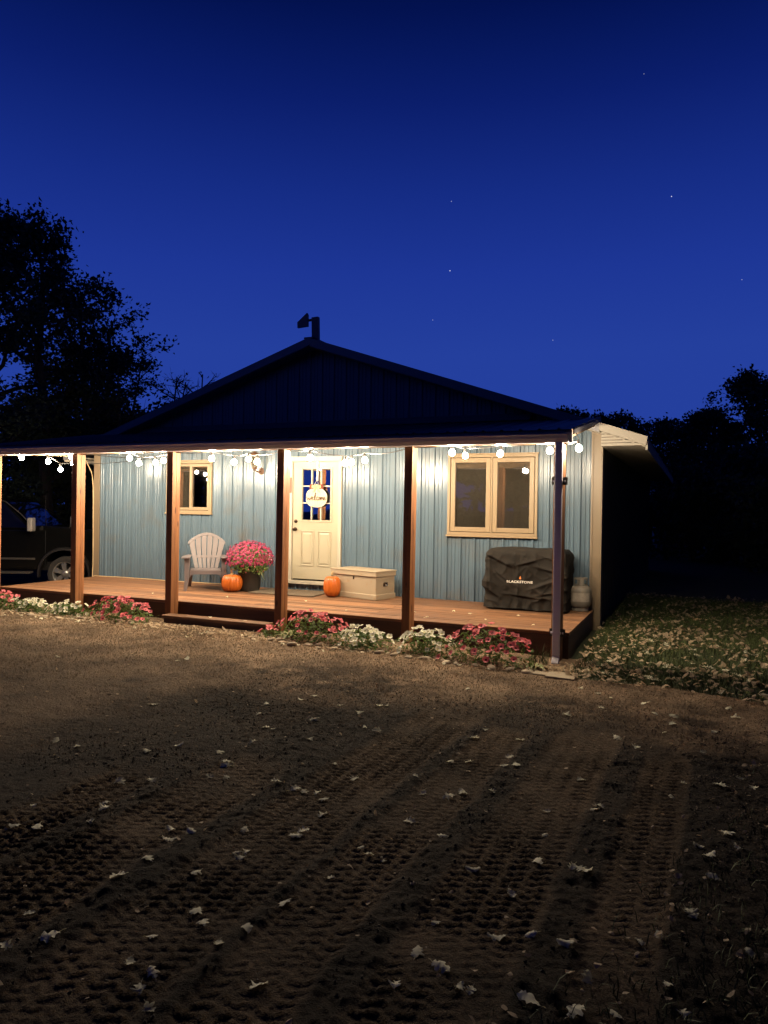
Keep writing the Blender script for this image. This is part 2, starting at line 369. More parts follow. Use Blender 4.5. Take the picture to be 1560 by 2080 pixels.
def dirt_h(x, y):
    x = np.asarray(x, float); y = np.asarray(y, float)
    h = gz(x, y) + .016
    h = h + .020 * fbm(x * 1.3, y * 1.3, 3) + .009 * fbm(x * 8, y * 8, 3) + .006 * fbm(x * 27, y * 27, 2)
    churn = np.clip((-4.9 - y + .5 * fbm(x * 1.1, y * 1.1, 2)) / .7, 0, 1) * np.clip((x - 3.0) / .7, 0, 1)
    inside = track_mask(x, y)
    h = h - inside * .8 * (.009 * fbm(x * 8, y * 8, 3) + .006 * fbm(x * 27, y * 27, 2))
    # press the track down, cut lug marks in it, push loose soil up between the tracks
    ph = (y + .016 * np.sin(2 * np.pi * x / .118 + 3 * fbm(x * 2, y * 2, 2)) + .022 * fbm(x * 6, y * 6, 3)) / .057
    row = np.floor(ph); off = (row % 2) * .5
    tri = np.abs((ph % 1) - .5) * 2
    seg = np.abs((((x + .03 * fbm(x * 9, y * 9, 2)) / .118 + off) % 1) - .5) * 2
    lug = np.maximum(np.clip(1 - tri / .42, 0, 1), .6 * np.clip(1 - (1 - seg) / .22, 0, 1)) * np.clip(.9 + .9 * fbm(x * 3.1 + 5, y * 3.1, 3), .25, 1.2)
    h = h + inside * (-.008 + .0115 * lug)
    rough = churn * (1 - inside)
    h = h + rough * (.002 + .016 * fbm(x * 9, y * 9, 4) + .014 * np.abs(fbm(x * 22, y * 22, 3)))
    # softer old ruts to the left of the tracks
    old = np.clip((-4.7 - y) / .8, 0, 1) * np.clip((4.2 - x) / .6, 0, 1)
    h = h + old * (.012 * fbm(x * 2.2 - y * .5, y * 1.1, 4) + .006 * lug * np.clip(-fbm(x * .9 + 3, y * .7, 2) * 4, 0, 1))
    e = lawn_edge(x, y)
    return h - np.clip(e / .25, 0, 1) * .055
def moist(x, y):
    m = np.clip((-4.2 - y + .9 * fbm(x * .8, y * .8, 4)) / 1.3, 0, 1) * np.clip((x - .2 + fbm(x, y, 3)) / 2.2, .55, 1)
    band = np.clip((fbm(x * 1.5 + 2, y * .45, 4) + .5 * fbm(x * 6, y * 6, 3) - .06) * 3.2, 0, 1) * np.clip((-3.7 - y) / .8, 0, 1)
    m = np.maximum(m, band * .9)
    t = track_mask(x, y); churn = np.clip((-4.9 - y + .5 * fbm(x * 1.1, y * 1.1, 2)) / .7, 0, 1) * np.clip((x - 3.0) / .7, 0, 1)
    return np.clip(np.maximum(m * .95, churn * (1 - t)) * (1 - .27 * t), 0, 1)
def axis_pts(segs):
    out = []
    for a, b, st in segs: out += list(np.arange(a, b - 1e-6, st))
    return np.array(out + [segs[-1][1]])
xs = axis_pts([(-16, -6, .4), (-6, -1, .08), (-1, 1.6, .03), (1.6, 3.4, .02), (3.4, 7.0, .0125), (7.0, 8.2, .03)])
ys = axis_pts([(-14, -9.8, .2), (-9.8, -5.0, .0125), (-5.0, -4.0, .016), (-4.0, -2.2, .022), (-2.2, 3.0, .25)])
GX, GY = np.meshgrid(xs, ys); H = dirt_h(GX, GY)
H = H - np.clip((GY + 2.15) / .3, 0, 1) * np.clip((GX + 5.2) / .4, 0, 1) * .10
nx, ny = len(xs), len(ys)
vv = np.stack([GX.ravel(), GY.ravel(), H.ravel()], 1)
ii = (np.arange(ny - 1)[:, None] * nx + np.arange(nx - 1)[None]).ravel()
me = fast_mesh('driveway', vv, np.stack([ii, ii + 1, ii + nx + 1, ii + nx], 1), 'dirt', True)
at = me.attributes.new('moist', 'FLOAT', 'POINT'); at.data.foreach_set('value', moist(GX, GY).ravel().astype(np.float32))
drive = link('driveway', me); drive['kind'] = 'structure'
# the wide ground below and beyond it
gxs = axis_pts([(-900, -100, 200), (-100, -20, 20), (-20, -6, 1.), (-6, 12, .25), (12, 30, 2.), (30, 100, 17.5), (100, 900, 200)])
gys = axis_pts([(-900, -100, 200), (-100, -16, 14), (-16, -12, 1.), (-12, 8, .25), (8, 30, 2.), (30, 100, 17.5), (100, 900, 200)])
GX, GY = np.meshgrid(gxs, gys); H = gz(GX, GY) + .03 * fbm(GX * .5, GY * .5, 3) * (np.abs(GX) < 30) - .012
H = np.where((lawn_edge(GX, GY) < -.40) & (GX > -16.1) & (GX < 8.3) & (GY > -14.1) & (GY < 3.1), H - .12, H)
nx, ny = len(gxs), len(gys)
ii = (np.arange(ny - 1)[:, None] * nx + np.arange(nx - 1)[None]).ravel()
g = link('ground', fast_mesh('ground', np.stack([GX.ravel(), GY.ravel(), H.ravel()], 1), np.stack([ii, ii + 1, ii + nx + 1, ii + nx], 1), 'field', True))
g['kind'] = 'structure'

# ------------------------------------------------------------------ house
XL, XR, YB = -4.55, 5.16, 12.0
RX, RZ, PITCH = .42, 4.27 + ZD, .334
EO = .66                                   # eave overhang
def roof_z(x): return RZ - PITCH * abs(x - RX)
house = thing('house', 'low gabled house clad in light blue ribbed metal behind the lit porch', 'house', (0, 0, 0))
RP = .2286
def rib_pts():
    """one pitch of ag-panel: (offset, height)"""
    return [(0.0, 0), (.022, 0), (.034, .026), (.062, .026), (.074, 0), (.108, 0), (.114, .008), (.130, .008), (.136, 0), (.170, 0), (.176, .008), (.192, .008), (.198, 0)]
def siding(parent, name, s0, s1, zb, zt, mat, place, openings=(), screws=None):
    """ribbed sheets .914 m wide; place(s, out, z) -> xyz"""
    n = int(math.ceil((s1 - s0) / (4 * RP)))
    for k in range(n):
        a, b = s0 + k * 4 * RP, min(s1, s0 + (k + 1) * 4 * RP)
        if b - a < .03: continue
        pr = []
        for i in range(5):
            for o, h in rib_pts():
                s = s0 + k * 4 * RP + i * RP + o
                if a - 1e-6 <= s <= b + 1e-6: pr.append((s, h))
        def hgt(s):
            q = ((s - s0) % RP); P = rib_pts() + [(RP, 0)]
            for (o0, h0), (o1, h1) in zip(P, P[1:]):
                if o0 <= q <= o1: return h0 + (h1 - h0) * (q - o0) / max(1e-9, o1 - o0)
            return 0
        ss = sorted(set([round(s, 5) for s, _ in pr] + [round(a, 5), round(b, 5)] + [round(e, 5) for op in openings for e in op[:2] if a < e < b] + ([round(RX, 5)] if a < RX < b else [])))
        parts = {}; strips = []
        for c, d in zip(ss, ss[1:]):
            mid = (c + d) / 2; cuts = sorted([(op[2], op[3]) for op in openings if op[0] < mid < op[1]])
            segs = []; lo = None
            lo = 'B'
            for (q0, q1) in cuts: segs.append((lo, q0)); lo = q1
            segs.append((lo, 'T'))
            strips.append(len(segs))
            for si, (q0, q1) in enumerate(segs):
                z0c = zb(c) if q0 == 'B' else q0; z0d = zb(d) if q0 == 'B' else q0
                z1c = zt(c) if q1 == 'T' else q1; z1d = zt(d) if q1 == 'T' else q1
                if z1c - z0c < .004 and z1d - z0d < .004: continue
                hc, hd = hgt(c), hgt(d)
                parts.setdefault(si, []).append([place(c, hc, z0c), place(d, hd, z0d), place(d, hd, z1d), place(c, hc, z1c)])
        groups = [parts[q] for q in sorted(parts)] if min(strips) > 1 else [sum(parts.values(), [])]
        for gq in groups:
            mb = MB()
            for quad in gq: mb.add(quad, [(0, 1, 2, 3)])
            mb.build(name, mat, parent)
    if screws:
        mb = MB(); i = 0
        s = s0 + .085
        while s < s1:
            for z in screws:
                if any(op[0] - .02 < s < op[1] + .02 and op[2] - .02 < z < op[3] + .02 for op in openings): continue
                P = [place(s + .007 * math.cos(t), h, z + .007 * math.sin(t)) for h in (0., .007) for t in [j * math.pi / 3 for j in range(6)]]
                mb.add(P, [(j, (j + 1) % 6, 6 + (j + 1) % 6, 6 + j) for j in range(6)] + [tuple(range(6, 12))])
            s += RP
        o = mb.build('fasteners', mat, parent); o['kind'] = 'stuff'
WB = (2.83, 4.255, 1.04 + ZD, 2.295 + ZD)      # twin casement
WS = (-2.77, -1.725, 1.30 + ZD, 2.26 + ZD)     # slider
DO = (-.085, .95, .11 + ZD, 2.31 + ZD)
front = lambda s, o, z: (s, -o, z)
siding(house, 'wall_panel', XL, XR, lambda s: -.02, lambda s: 2.80 + ZD, 'siding', front, [WB, WS, DO], [.10 + ZD, .72 + ZD, 1.42 + ZD, 2.08 + ZD])
siding(house, 'gable_panel', XL, XR, lambda s: min(2.802 + ZD, roof_z(s) - .13), lambda s: roof_z(s) - .12, 'gable_metal', lambda s, o, z: (s, -o * .8 - .012, z))
siding(house, 'side_wall_panel', 0.0, YB, lambda s: -.12, lambda s: roof_z(XR + EO) - .09, 'siding_shaded', lambda s, o, z: (XR + o, s, z))
siding(house, 'side_wall_panel', 0.0, YB, lambda s: -.12, lambda s: roof_z(XR + EO) - .09, 'siding_shaded', lambda s, o, z: (XL - o, s, z))
MB().prism([(XL, -.12), (XR, -.12), (XR, 2.6 + ZD), (RX, RZ - .14), (XL, 2.6 + ZD)], YB, YB + .05).build('back_wall', 'siding', house)
# corner trims: a folded angle with a raised lip
for sx, xc in ((1, XR), (-1, XL)):
    mb = MB(); e = .024
    a, b = (xc - .125 * sx, xc + .034 * sx)
    mb.box((min(a, b), -.034, -.1), (max(a, b), -.024, 2.62 + ZD))
    mb.box((min(a, a + .03 * sx), -.042, -.1), (max(a, a + .03 * sx), -.0345, 2.62 + ZD))
    c, d = (xc + .024 * sx, xc + .034 * sx)
    mb.box((min(c, d), -.0235, -.1), (max(c, d), .10, roof_z(XR + EO) - .10))
    mb.build('corner_trim', 'trim_beige', house, bevel=.003)
# roof
for sx, xe in ((1, XR + EO), (-1, XL - EO + .1)):
    mb = MB(); zr, ze = RZ, roof_z(xe)
    nrib = 42; Y0, Y1 = -.30, YB + .3
    mb.prism([(RX, zr), (xe, ze), (xe, ze - .045), (RX, zr - .045)], Y0 + .012, Y1)
    mb.build('roof_slope', 'roof_dark', house)
    for k in range(0, 13):
        yk = Y0 + .25 + k * .95
        m2 = MB(); m2.prism([(RX, zr + .022), (xe, ze + .022), (xe, ze + .0015), (RX, zr + .0015)], yk, yk + .04); m2.build('roof_rib', 'roof_dark', house)
    xj = XR + .01 if sx > 0 else xe
    m3 = MB()                                        # rake trim on the gable edge
    m3.prism([(RX, zr + .02), (xj, roof_z(xj) + .02), (xj, roof_z(xj) - .115), (RX, zr - .115)], Y0 - .012, Y0 + .010)
    m3.build('rake_trim', 'rake_metal', house)
    if sx > 0:
        m3 = MB(); m3.prism([(xj + .001, roof_z(xj) + .022), (xe, ze + .022), (xe - .02, ze - .095), (xj + .001, roof_z(xj) - .095)], Y0 - .016, Y0 + .010)
        m3.build('rake_return', 'soffit_white', house)  # paler than the rest of the rake: bulb light put into its colour
    m4 = MB(); m4.prism([(RX, zr - .117), (xe, ze - .117), (xe, ze - .125), (RX, zr - .125)], Y0 + .01, -.03); m4.build('rake_soffit', 'soffit_white' if sx > 0 else 'rake_metal', house)
    # eave: fascia, boxed end and slatted soffit
    xw = XR + .035 if sx > 0 else XL - .035
    zs = 2.42 + ZD
    m5 = MB(); a, b = sorted((xe - .03 * sx, xe)); m5.box((a, Y0 + .012, ze - .16), (b, Y1, ze - .046)); m5.build('fascia', 'soffit_white', house)
    # boxed eave: flat slatted soffit and an end cap of horizontal strips
    zs = ze - .098; xo = xe - .031 * sx
    for k in range(62):
        m6 = MB(); y0 = -.285 + k * .197; a, b = sorted((xw, xo))
        m6.box((a, y0, zs), (b, y0 + .180, zs + .012)); m6.build('soffit_slat', 'soffit_white', house, bevel=.004)
    a, b = sorted((xw, xo)); MB().box((a, Y0 + .03, zs + .016), (b, Y1, zs + .022)).build('soffit_backing', 'bracket_dark', house)
    MB().prism([(xw, zs + .014), (xo, zs + .014), (xo, ze - .09), (xw, roof_z(xw) - .09)], -.262, -.252).build('end_backing', 'bracket_dark', house)
    top = roof_z(xw) - .098; nst = 5; h = (top - zs) / nst
    for k in range(nst):
        z0 = zs + k * h + (.0 if k == 0 else .005); z1 = zs + (k + 1) * h - .003
        def xat(z): return RX + sx * min((RZ - .098 - z) / PITCH, abs(xo - RX))
        m7 = MB(); m7.prism([(xw, z0), (xat(z0), z0), (xat(z1), z1), (xw, z1)], -.284, -.263); m7.build('eave_strip', 'soffit_white', house, bevel=.003)
MB().box((RX - .09, -.31, RZ + .0), (RX + .09, YB + .3, RZ + .032)).build('ridge_cap', 'roof_dark', house, bevel=.01)

# windows
def ring(mb, x0, x1, z0, z1, w, y0, y1, mi=0):
    mb.box((x0, y0, z0), (x0 + w, y1, z1), mi).box((x1 - w, y0, z0), (x1, y1, z1), mi)
    mb.box((x0 + w, y0, z0), (x1 - w, y1, z0 + w), mi).box((x0 + w, y0, z1 - w), (x1 - w, y1, z1), mi)
    return mb
def window(x0, x1, z0, z1, sashes, label):
    fr = ring(MB(), x0, x1, z0, z1, .042, -.040, .06).build('window', 'window_tan', house, bevel=.004); fr['label'] = label
    m = MB(); m.box((x0 - .012, -.062, z0 - .03), (x1 + .012, -.005, z0 - .001)); m.build('sill', 'window_tan', fr, bevel=.004)
    m = MB(); m.box((x0 - .01, -.046, z1 + .001), (x1 + .01, -.002, z1 + .022)); m.build('drip_cap', 'window_tan', fr, bevel=.003)
    for (a, b, w, scr, dy) in sashes:
        ring(MB(), a, b, z0 + .050, z1 - .050, w, -.032 + dy, .02 + dy).build('sash', 'window_tan', fr, bevel=.005)
        MB().box((a + w, -.004 + dy, z0 + .05 + w), (b - w, .0 + dy, z1 - .05 - w)).build('pane', 'pane_clear', fr)
        if scr: MB().box((a + w - .005, .012 + dy, z0 + .045 + w), (b - w + .005, .013 + dy, z1 - .045 - w)).build('screen', 'screen', fr)
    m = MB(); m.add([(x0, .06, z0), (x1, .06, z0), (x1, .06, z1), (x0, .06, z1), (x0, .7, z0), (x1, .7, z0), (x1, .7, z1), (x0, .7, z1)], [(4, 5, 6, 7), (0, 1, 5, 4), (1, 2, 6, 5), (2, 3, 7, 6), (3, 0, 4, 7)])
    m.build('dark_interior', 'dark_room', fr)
    return fr
xm = (WB[0] + WB[1]) / 2
wbig = window(*WB, [(WB[0] + .052, xm - .018, .072, True, 0), (xm + .018, WB[1] - .052, .072, True, 0)], 'tan framed twin casement window with dark screens above the covered grill')
MB().box((xm - .012, -.036, WB[2] + .043), (xm + .012, .05, WB[3] - .043)).build('mullion', 'window_tan', wbig)
xs_ = -2.20
wsm = window(*WS, [(WS[0] + .050, xs_ + .03, .045, True, .025), (xs_ - .03, WS[1] - .050, .055, False, 0)], 'small tan slider window with one screened half')

# door
fr = MB()
fr.box((DO[0], -.048, DO[2]), (-.006, .03, DO[3] - .085)).box((.890, -.048, DO[2]), (DO[1], .03, DO[3] - .085)).box((DO[0], -.05, DO[3] - .084), (DO[1], .03, DO[3]))
fr.build('door_frame', 'casing_paint', house, bevel=.004)
MB().box((DO[0] - .01, -.085, DO[2] - .002), (DO[1] + .01, .05, DO[2] + .055)).build('threshold', 'casing_paint', house, bevel=.005)
dz0, dz1 = .194 + ZD, 2.222 + ZD
PX0, PX1, PZ0, PZ1 = .19, .735, 1.215 + ZD, 2.09 + ZD
d = MB()
d.box((0, -.022, dz0), (PX0, .02, dz1)).box((PX1, -.022, dz0), (.884, .02, dz1)).box((PX0, -.022, PZ1), (PX1, .02, dz1))
LP = [(.165, .425), (.495, .755)]; lz0, lz1 = .42 + ZD, 1.03 + ZD
d.box((PX0, -.022, lz1 + .03), (PX1, .02, PZ0)).box((PX0, -.022, dz0), (PX1, .02, lz0 - .03)).box((PX0, -.0215, lz0 - .03), (PX1, .02, lz1 + .03))
door = d.build('door', 'door_paint', house); door['label'] = 'cream panelled entry door with nine small panes'
ring(MB(), PX0 - .035, PX1 + .035, PZ0 - .035, PZ1 + .035, .035, -.036, -.0225).build('lite_frame', 'door_paint', door, bevel=.005)
for (a, b) in LP:
    m = ring(MB(), a, b, lz0, lz1, .022, -.034, -.0225); m.build('panel_moulding', 'door_paint', door, bevel=.006)
    q = MB(); i0, i1 = .035, .06
    q.add([(a + i0, -.0225, lz0 + i0), (b - i0, -.0225, lz0 + i0), (b - i0, -.0225, lz1 - i0), (a + i0, -.0225, lz1 - i0), (a + i1, -.033, lz0 + i1), (b - i1, -.033, lz0 + i1), (b - i1, -.033, lz1 - i1), (a + i1, -.033, lz1 - i1)],
          [(4, 5, 6, 7), (0, 1, 5, 4), (1, 2, 6, 5), (2, 3, 7, 6), (3, 0, 4, 7)])
    q.build('raised_panel', 'door_paint', door)
pw, ph = (PX1 - PX0) / 3, (PZ1 - PZ0) / 3
for i in range(3):
    for j in range(3):
        a, c = PX0 + i * pw, PZ0 + j * ph
        o = MB().box((-pw / 2 + .006, -.003, -ph / 2 + .006), (pw / 2 - .006, .003, ph / 2 - .006)).build('pane', 'pane_coated', door, loc=(a + pw / 2, -.009, c + ph / 2))
        o.rotation_euler = (random.uniform(-.004, .004), 0, random.uniform(-.004, .004))
for i in (1, 2):
    MB().box((PX0 + i * pw - .011, -.034, PZ0), (PX0 + i * pw + .011, -.014, PZ1)).build('muntin', 'casing_paint', door, bevel=.003)
    MB().box((PX0, -.0335, PZ0 + i * ph - .011), (PX1, -.0145, PZ0 + i * ph + .011)).build('muntin', 'casing_paint', door, bevel=.003)
MB().box((PX0 - .02, .06, PZ0 - .02), (PX1 + .02, .07, PZ1 + .02)).build('dark_interior', 'dark_room', door)
def knob(x, z, r, name, lever):
    m = MB(); prof = [(r * .95, 0), (r, .006), (r * .55, .012), (r * .4, .03), (r * .8, .04), (r * .95, .055), (r * .8, .068), (r * .3, .074)] if lever else [(r, 0), (r, .012), (r * .8, .018), (r * .5, .024)]
    m.lathe(prof, 16); o = m.build(name, 'bronze', door, smooth=40); o.location = (x, -.0225, z); o.rotation_euler = (math.pi / 2, 0, 0)
knob(.062, 1.05 + ZD, .034, 'door_knob', True); knob(.066, 1.19 + ZD, .031, 'deadbolt', False)
# bare strike plate gap in the left casing
MB().box((-.072, -.0515, 1.68 + ZD), (-.012, -.0485, 1.95 + ZD)).build('strike_plate', 'lantern_metal', house)
# vent post and angled plate on the ridge
vp = thing('ridge_post', 'short dark square post with an angled plate standing on the roof ridge', 'roof post', (.50, -.20, RZ - .02))
m = MB(); m.box((-.058, -.035, -.06), (.066, .035, .40)); o = m.build('post', 'roof_dark', vp, bevel=.004); o.rotation_euler = (0, -.03, 0)
m = MB(); m.prism([(-.325, .235), (-.125, .245), (-.128, .44), (-.145, .475), (-.33, .33)], -.06, -.02); m.build('plate', 'roof_dark', vp)
m = MB(); m.tube([(-.14, -.04, .35), (-.07, 0, .36)], .022, 8); m.build('arm', 'roof_dark', vp)
m = MB(); m.tube([(.06, -.075, .02), (.02, -.09, -.05), (-.12, -.125, -.12), (-.5, -.125, -.27)], .008, 5); m.build('cable', 'wire_black', vp)
vp2 = thing('roof_vent', 'tiny dark vent knob poking above the left roof edge', 'roof vent', (-1.02, .25, roof_z(-1.02)))
MB().lathe([(.03, -.02), (.03, .10), (.07, .11), (.06, .16), (.01, .18)], 10).build('vent_cap', 'roof_dark', vp2, smooth=40)

# ------------------------------------------------------------------ porch (posts, beam, rafters, sloping roof, gutter)
D = 2.25
porch = thing('porch', 'shed roof porch on rough timber posts along the house front', 'porch', (.3, -1.2, 0))
PO = Vector((.3, -1.2, 0))
def pb(mb, name, mat, parent=porch, bevel=0., smooth=None):
    mb.v = [(x - PO.x, y - PO.y, z - PO.z) for x, y, z in mb.v]; return mb.build(name, mat, parent, smooth, bevel)
post_edges = [-2.5166 + 1.8858 * k for k in range(-1, 5)]
PH = 2.225 + ZD
for k, xe in enumerate(post_edges):
    base = float(gz(xe, -2.4)) - .05
    m = MB(); lean = [.0, .006, .004, .018, .012, .0][k]; w = .108
    for (ya, yb_) in ((-D - .175, -D - .0905), (-D - .0875, -D - .003)):
        vs = [(xe - w + (0), ya, base), (xe, ya, base), (xe, yb_, base), (xe - w, yb_, base), (xe - w + lean, ya, PH), (xe + lean, ya, PH), (xe + lean, yb_, PH), (xe - w + lean, yb_, PH)]
        m.add(vs, [(0, 3, 2, 1), (4, 5, 6, 7), (0, 1, 5, 4), (1, 2, 6, 5), (2, 3, 7, 6), (3, 0, 4, 7)])
    pb(m, 'post', 'post_wood', bevel=.004)
def pr_z(y): return (2.365 + (y + 2.5) * .172) + ZD      # underside of porch roof sheet
X0P, X1P = -4.62, 5.13
pb(MB().box((X0P + .02, -2.42, PH + .002), (X1P - .03, -2.375, pr_z(-2.40) - .095)), 'beam', 'rafter_wood', bevel=.003)
pb(MB().box((X0P + .02, -2.30, PH + .002), (X1P - .03, -2.258, pr_z(-2.28) - .095)), 'beam', 'rafter_wood', bevel=.003)
xk = X0P + .03
rx = list(np.linspace(X0P + .03, X1P - .06, 17))
for x in rx:
    m = MB(); m.prism([(-2.46, pr_z(-2.46) - .004), (-2.46, pr_z(-2.46) - .092), (-.045, pr_z(-.045) - .092), (-.045, pr_z(-.045) - .004)], x, x + .038, axis='x'); pb(m, 'rafter', 'rafter_wood', bevel=.002)
pb(MB().box((X0P + .02, -.044, pr_z(0) - .14), (XR - .16, -.022, pr_z(0) - .03)), 'ledger', 'rafter_wood')
npan = 11; pwid = (X1P - X0P + .06) / npan
for k in range(npan):
    m = MB(); a = X0P - .02 + k * pwid
    ribs = [(0, 0)]
    for i in range(4): o = i * pwid / 4; ribs += [(o + .02, 0), (o + .034, .018), (o + .058, .018), (o + .072, 0)]
    ribs.append((pwid - .001, 0))
    for (o0, h0), (o1, h1) in zip(ribs, ribs[1:]):
        m.add([(a + o0, -2.545, pr_z(-2.545) + .012 + h0), (a + o1, -2.545, pr_z(-2.545) + .012 + h1), (a + o1, -.022, pr_z(-.022) + .012 + h1), (a + o0, -.022, pr_z(-.022) + .012 + h0)], [(0, 1, 2, 3)])
    pb(m, 'roof_panel', 'roof_dark')
m = MB(); m.prism([(-2.50, pr_z(-2.50) - .002), (-.03, pr_z(-.03) - .002), (-.03, pr_z(-.03) + .008), (-2.50, pr_z(-2.50) + .008)], X0P, X1P, axis='x'); pb(m, 'ceiling', 'ceiling_wood')
m = MB(); m.prism([(-2.52, pr_z(-2.52) + .034), (-.03, pr_z(-.03) + .034), (-.03, pr_z(-.03) - .05), (-2.52, pr_z(-2.52) - .05)], X1P + .016, X1P + .028, axis='x'); pb(m, 'end_trim', 'roof_dark')
m = MB(); m.prism([(-.20, pr_z(-.2) + .034), (-.034, pr_z(-.034) + .036), (-.034, pr_z(0) + .12)], -3.3, 4.15, axis='x'); pb(m, 'flashing', 'roof_dark')
pb(MB().box((X0P, -2.475, PH - .002), (X1P, -2.435, pr_z(-2.475) - .0035)), 'fascia_board', 'gutter_white')
# K-style gutter in three lengths
gseg = [(-4.64, -1.55), (-1.548, 3.05), (3.052, 5.10)]
for a, b in gseg:
    m = MB(); zb_ = PH - .005; m.prism([(-2.478, zb_), (-2.545, zb_), (-2.575, zb_ + .045), (-2.585, zb_ + .085), (-2.598, zb_ + .088), (-2.598, zb_ + .098), (-2.478, zb_ + .098)], a, b, axis='x')
    pb(m, 'gutter', 'gutter_white', bevel=.002)
# downspout on the last post
m = MB(); yd = -2.49; xd0, xd1 = 4.955, 5.035; gd = -.04
m.box((xd0, yd - .062, gd + .09), (xd1, yd, PH + .0))
dsp = pb(m, 'downspout', 'downspout_white', bevel=.006)
m = MB(); m.prism([(yd - .0, gd + .088), (yd - .062, gd + .088), (yd - .12, gd + .02), (yd - .10, gd - .03), (yd - .01, gd + .03)], xd0 + .002, xd1 - .002, axis='x'); o = pb(m, 'elbow', 'downspout_white', dsp, bevel=.004)
for zc in (1.78 + ZD, .0 + ZD + .03):
    m = MB(); m.box((xd0 - .045, yd + .001, zc - .045), (xd1 + .055, yd + .012, zc + .045)); o = pb(m, 'bracket', 'bracket_dark', dsp)
    m = MB(); m.box((xd0 - .006, yd - .067, zc - .012), (xd1 + .006, yd - .0005, zc + .012)); pb(m, 'strap', 'downspout_white', dsp)
    m = MB(); m.box((xd0 - .032, yd - .004, zc - .012), (xd0 - .014, yd + .0005, zc + .012)).box((xd1 + .018, yd - .004, zc - .012), (xd1 + .036, yd + .0005, zc + .012)); pb(m, 'clip', 'downspout_white', dsp)

# ------------------------------------------------------------------ deck
deck = thing('deck', 'reddish cedar plank deck floor running the length of the porch', 'deck', (.3, -1.1, 0))
DX0, DX1 = -4.46, 5.10
bw, gap = .1315, .0085
nb = int(D / (bw + gap))
for k in range(nb + 1):
    y0 = -D + k * (bw + gap); y1 = min(y0 + bw, -.03)
    if y1 - y0 < .03: continue
    cuts = [DX0] + sorted(DX0 + (DX1 - DX0) * f for f in ([.33, .72] if k % 2 else [.52, .86] if k % 3 else [.21, .60])) + [DX1]
    for a, b in zip(cuts, cuts[1:]):
        dzz = random.uniform(-.0025, .0015); L_ = b - a - .003
        m = MB(); m.box((-L_ / 2, -(y1 - y0) / 2, -.038), (L_ / 2, (y1 - y0) / 2, 0))
        o = m.build('board', 'deck_wood', deck, bevel=.004, loc=((a + b) / 2 - .3, (y0 + y1) / 2 + 1.1, ZD + dzz))
        o.rotation_euler = (random.uniform(-.006, .006), 0, 0)
def db(mb, name, mat, bevel=.003):
    mb.v = [(x - .3, y + 1.1, z) for x, y, z in mb.v]; return mb.build(name, mat, deck, None, bevel)
db(MB().box((DX0 + .01, -D + .003, -.04), (DX1 - .01, -D + .04, ZD - .0405)), 'rim_joist', 'rim_wood')
db(MB().box((DX1 - .045, -D + .041, -.06), (DX1 - .008, -.04, ZD - .0405)), 'rim_joist', 'rim_wood')
db(MB().box((DX0 + .008, -D + .041, -.04), (DX0 + .045, -.04, ZD - .0405)), 'rim_joist', 'rim_wood')
for k in range(1, 12):
    x = DX0 + k * (DX1 - DX0) / 12; db(MB().box((x, -D + .041, ZD - .18), (x + .038, -.04, ZD - .041)), 'joist', 'rim_wood')
# low step between two posts
step = db(MB().box((-.62, -D - .385, ZD - .195), (1.15, -D - .185, ZD - .155)), 'step_tread', 'deck_wood')
db(MB().box((-.60, -D - .36, .0), (1.13, -D - .32, ZD - .196)), 'step_riser', 'rim_wood')
db(MB().box((-.60, -D - .318, .0), (-.56, -D - .18, ZD - .196)), 'step_side', 'rim_wood')
db(MB().box((1.09, -D - .318, .0), (1.13, -D - .18, ZD - .196)), 'step_side', 'rim_wood')

# ------------------------------------------------------------------ string lights
bulb_me = None
def make_bulb_meshes():
    m = MB(); prof = [(.010, .047), (.016, .040), (.027, .030), (.0345, .016), (.037, 0.), (.0345, -.016), (.026, -.028), (.012, -.0355), (.002, -.037)]
    m.lathe(prof, 12); b = m.mesh('bulb', 'bulb_glow', 60)
    s = MB(); s.lathe([(.014, .040), (.019, .044), (.019, .085), (.012, .092), (.006, .10)], 10); return b, s.mesh('socket', 'wire_black', 40)
bulb_me, sock_me = make_bulb_meshes()
def light_string(pts, label, anchors):
    """pts: bulb centres in order along the cable; anchors: extra cable points (index before which they go)"""
    base = Vector(pts[0]); t = thing('string_lights', label, 'string lights', base, 0, 'globe lights strung under the porch roof')
    path = []
    for i, p in enumerate(pts):
        for a in anchors.get(i, []): path.append(Vector(a))
        path.append(Vector(p) + Vector((0, 0, .105)))
    for a in anchors.get(len(pts), []): path.append(Vector(a))
    cab = []
    for a, b in zip(path, path[1:]):
        L_ = (b - a).length; sag = min(.05, .03 * L_)
        for k in range(6): q = k / 6; v = a.lerp(b, q); v.z -= sag * 4 * q * (1 - q); cab.append(v - base)
    cab.append(path[-1] - base)
    MB().tube(cab, .006, 5).build('cable', 'wire_black', t)
    for p in pts:
        o = link('bulb', bulb_me, t, loc=Vector(p) - base); o.rotation_euler = (random.uniform(-.15, .15), random.uniform(-.15, .15), 0)
        s = link('socket', sock_me, o)
B = [(x, y, z + ZD) for x, y, z in [(-3.881,-2.3,2.185),(-3.5,-2.1,2.128),(-3.329,-2.0,2.001),(-2.767,-2.3,2.177),(-4.014,-1.1,2.173),(-1.659,-2.2,2.154),(-1.744,-1.9,2.097),(-1.754,-1.5,2.131),(-1.42,-1.7,2.146),(-0.101,-2.2,2.125),(0.078,-1.9,2.092),(-0.134,-1.2,2.187),(0.488,-1.9,2.094),(1.439,-2.0,2.132),(1.941,-1.9,2.057),(1.747,-1.3,2.112),(2.104,-1.6,2.116),(3.6,-2.2,2.151),(3.653,-1.8,2.142),(4.172,-2.0,2.144),(4.829,-2.2,2.154),(5.169,-2.2,2.177)]]
zf = PH - .01
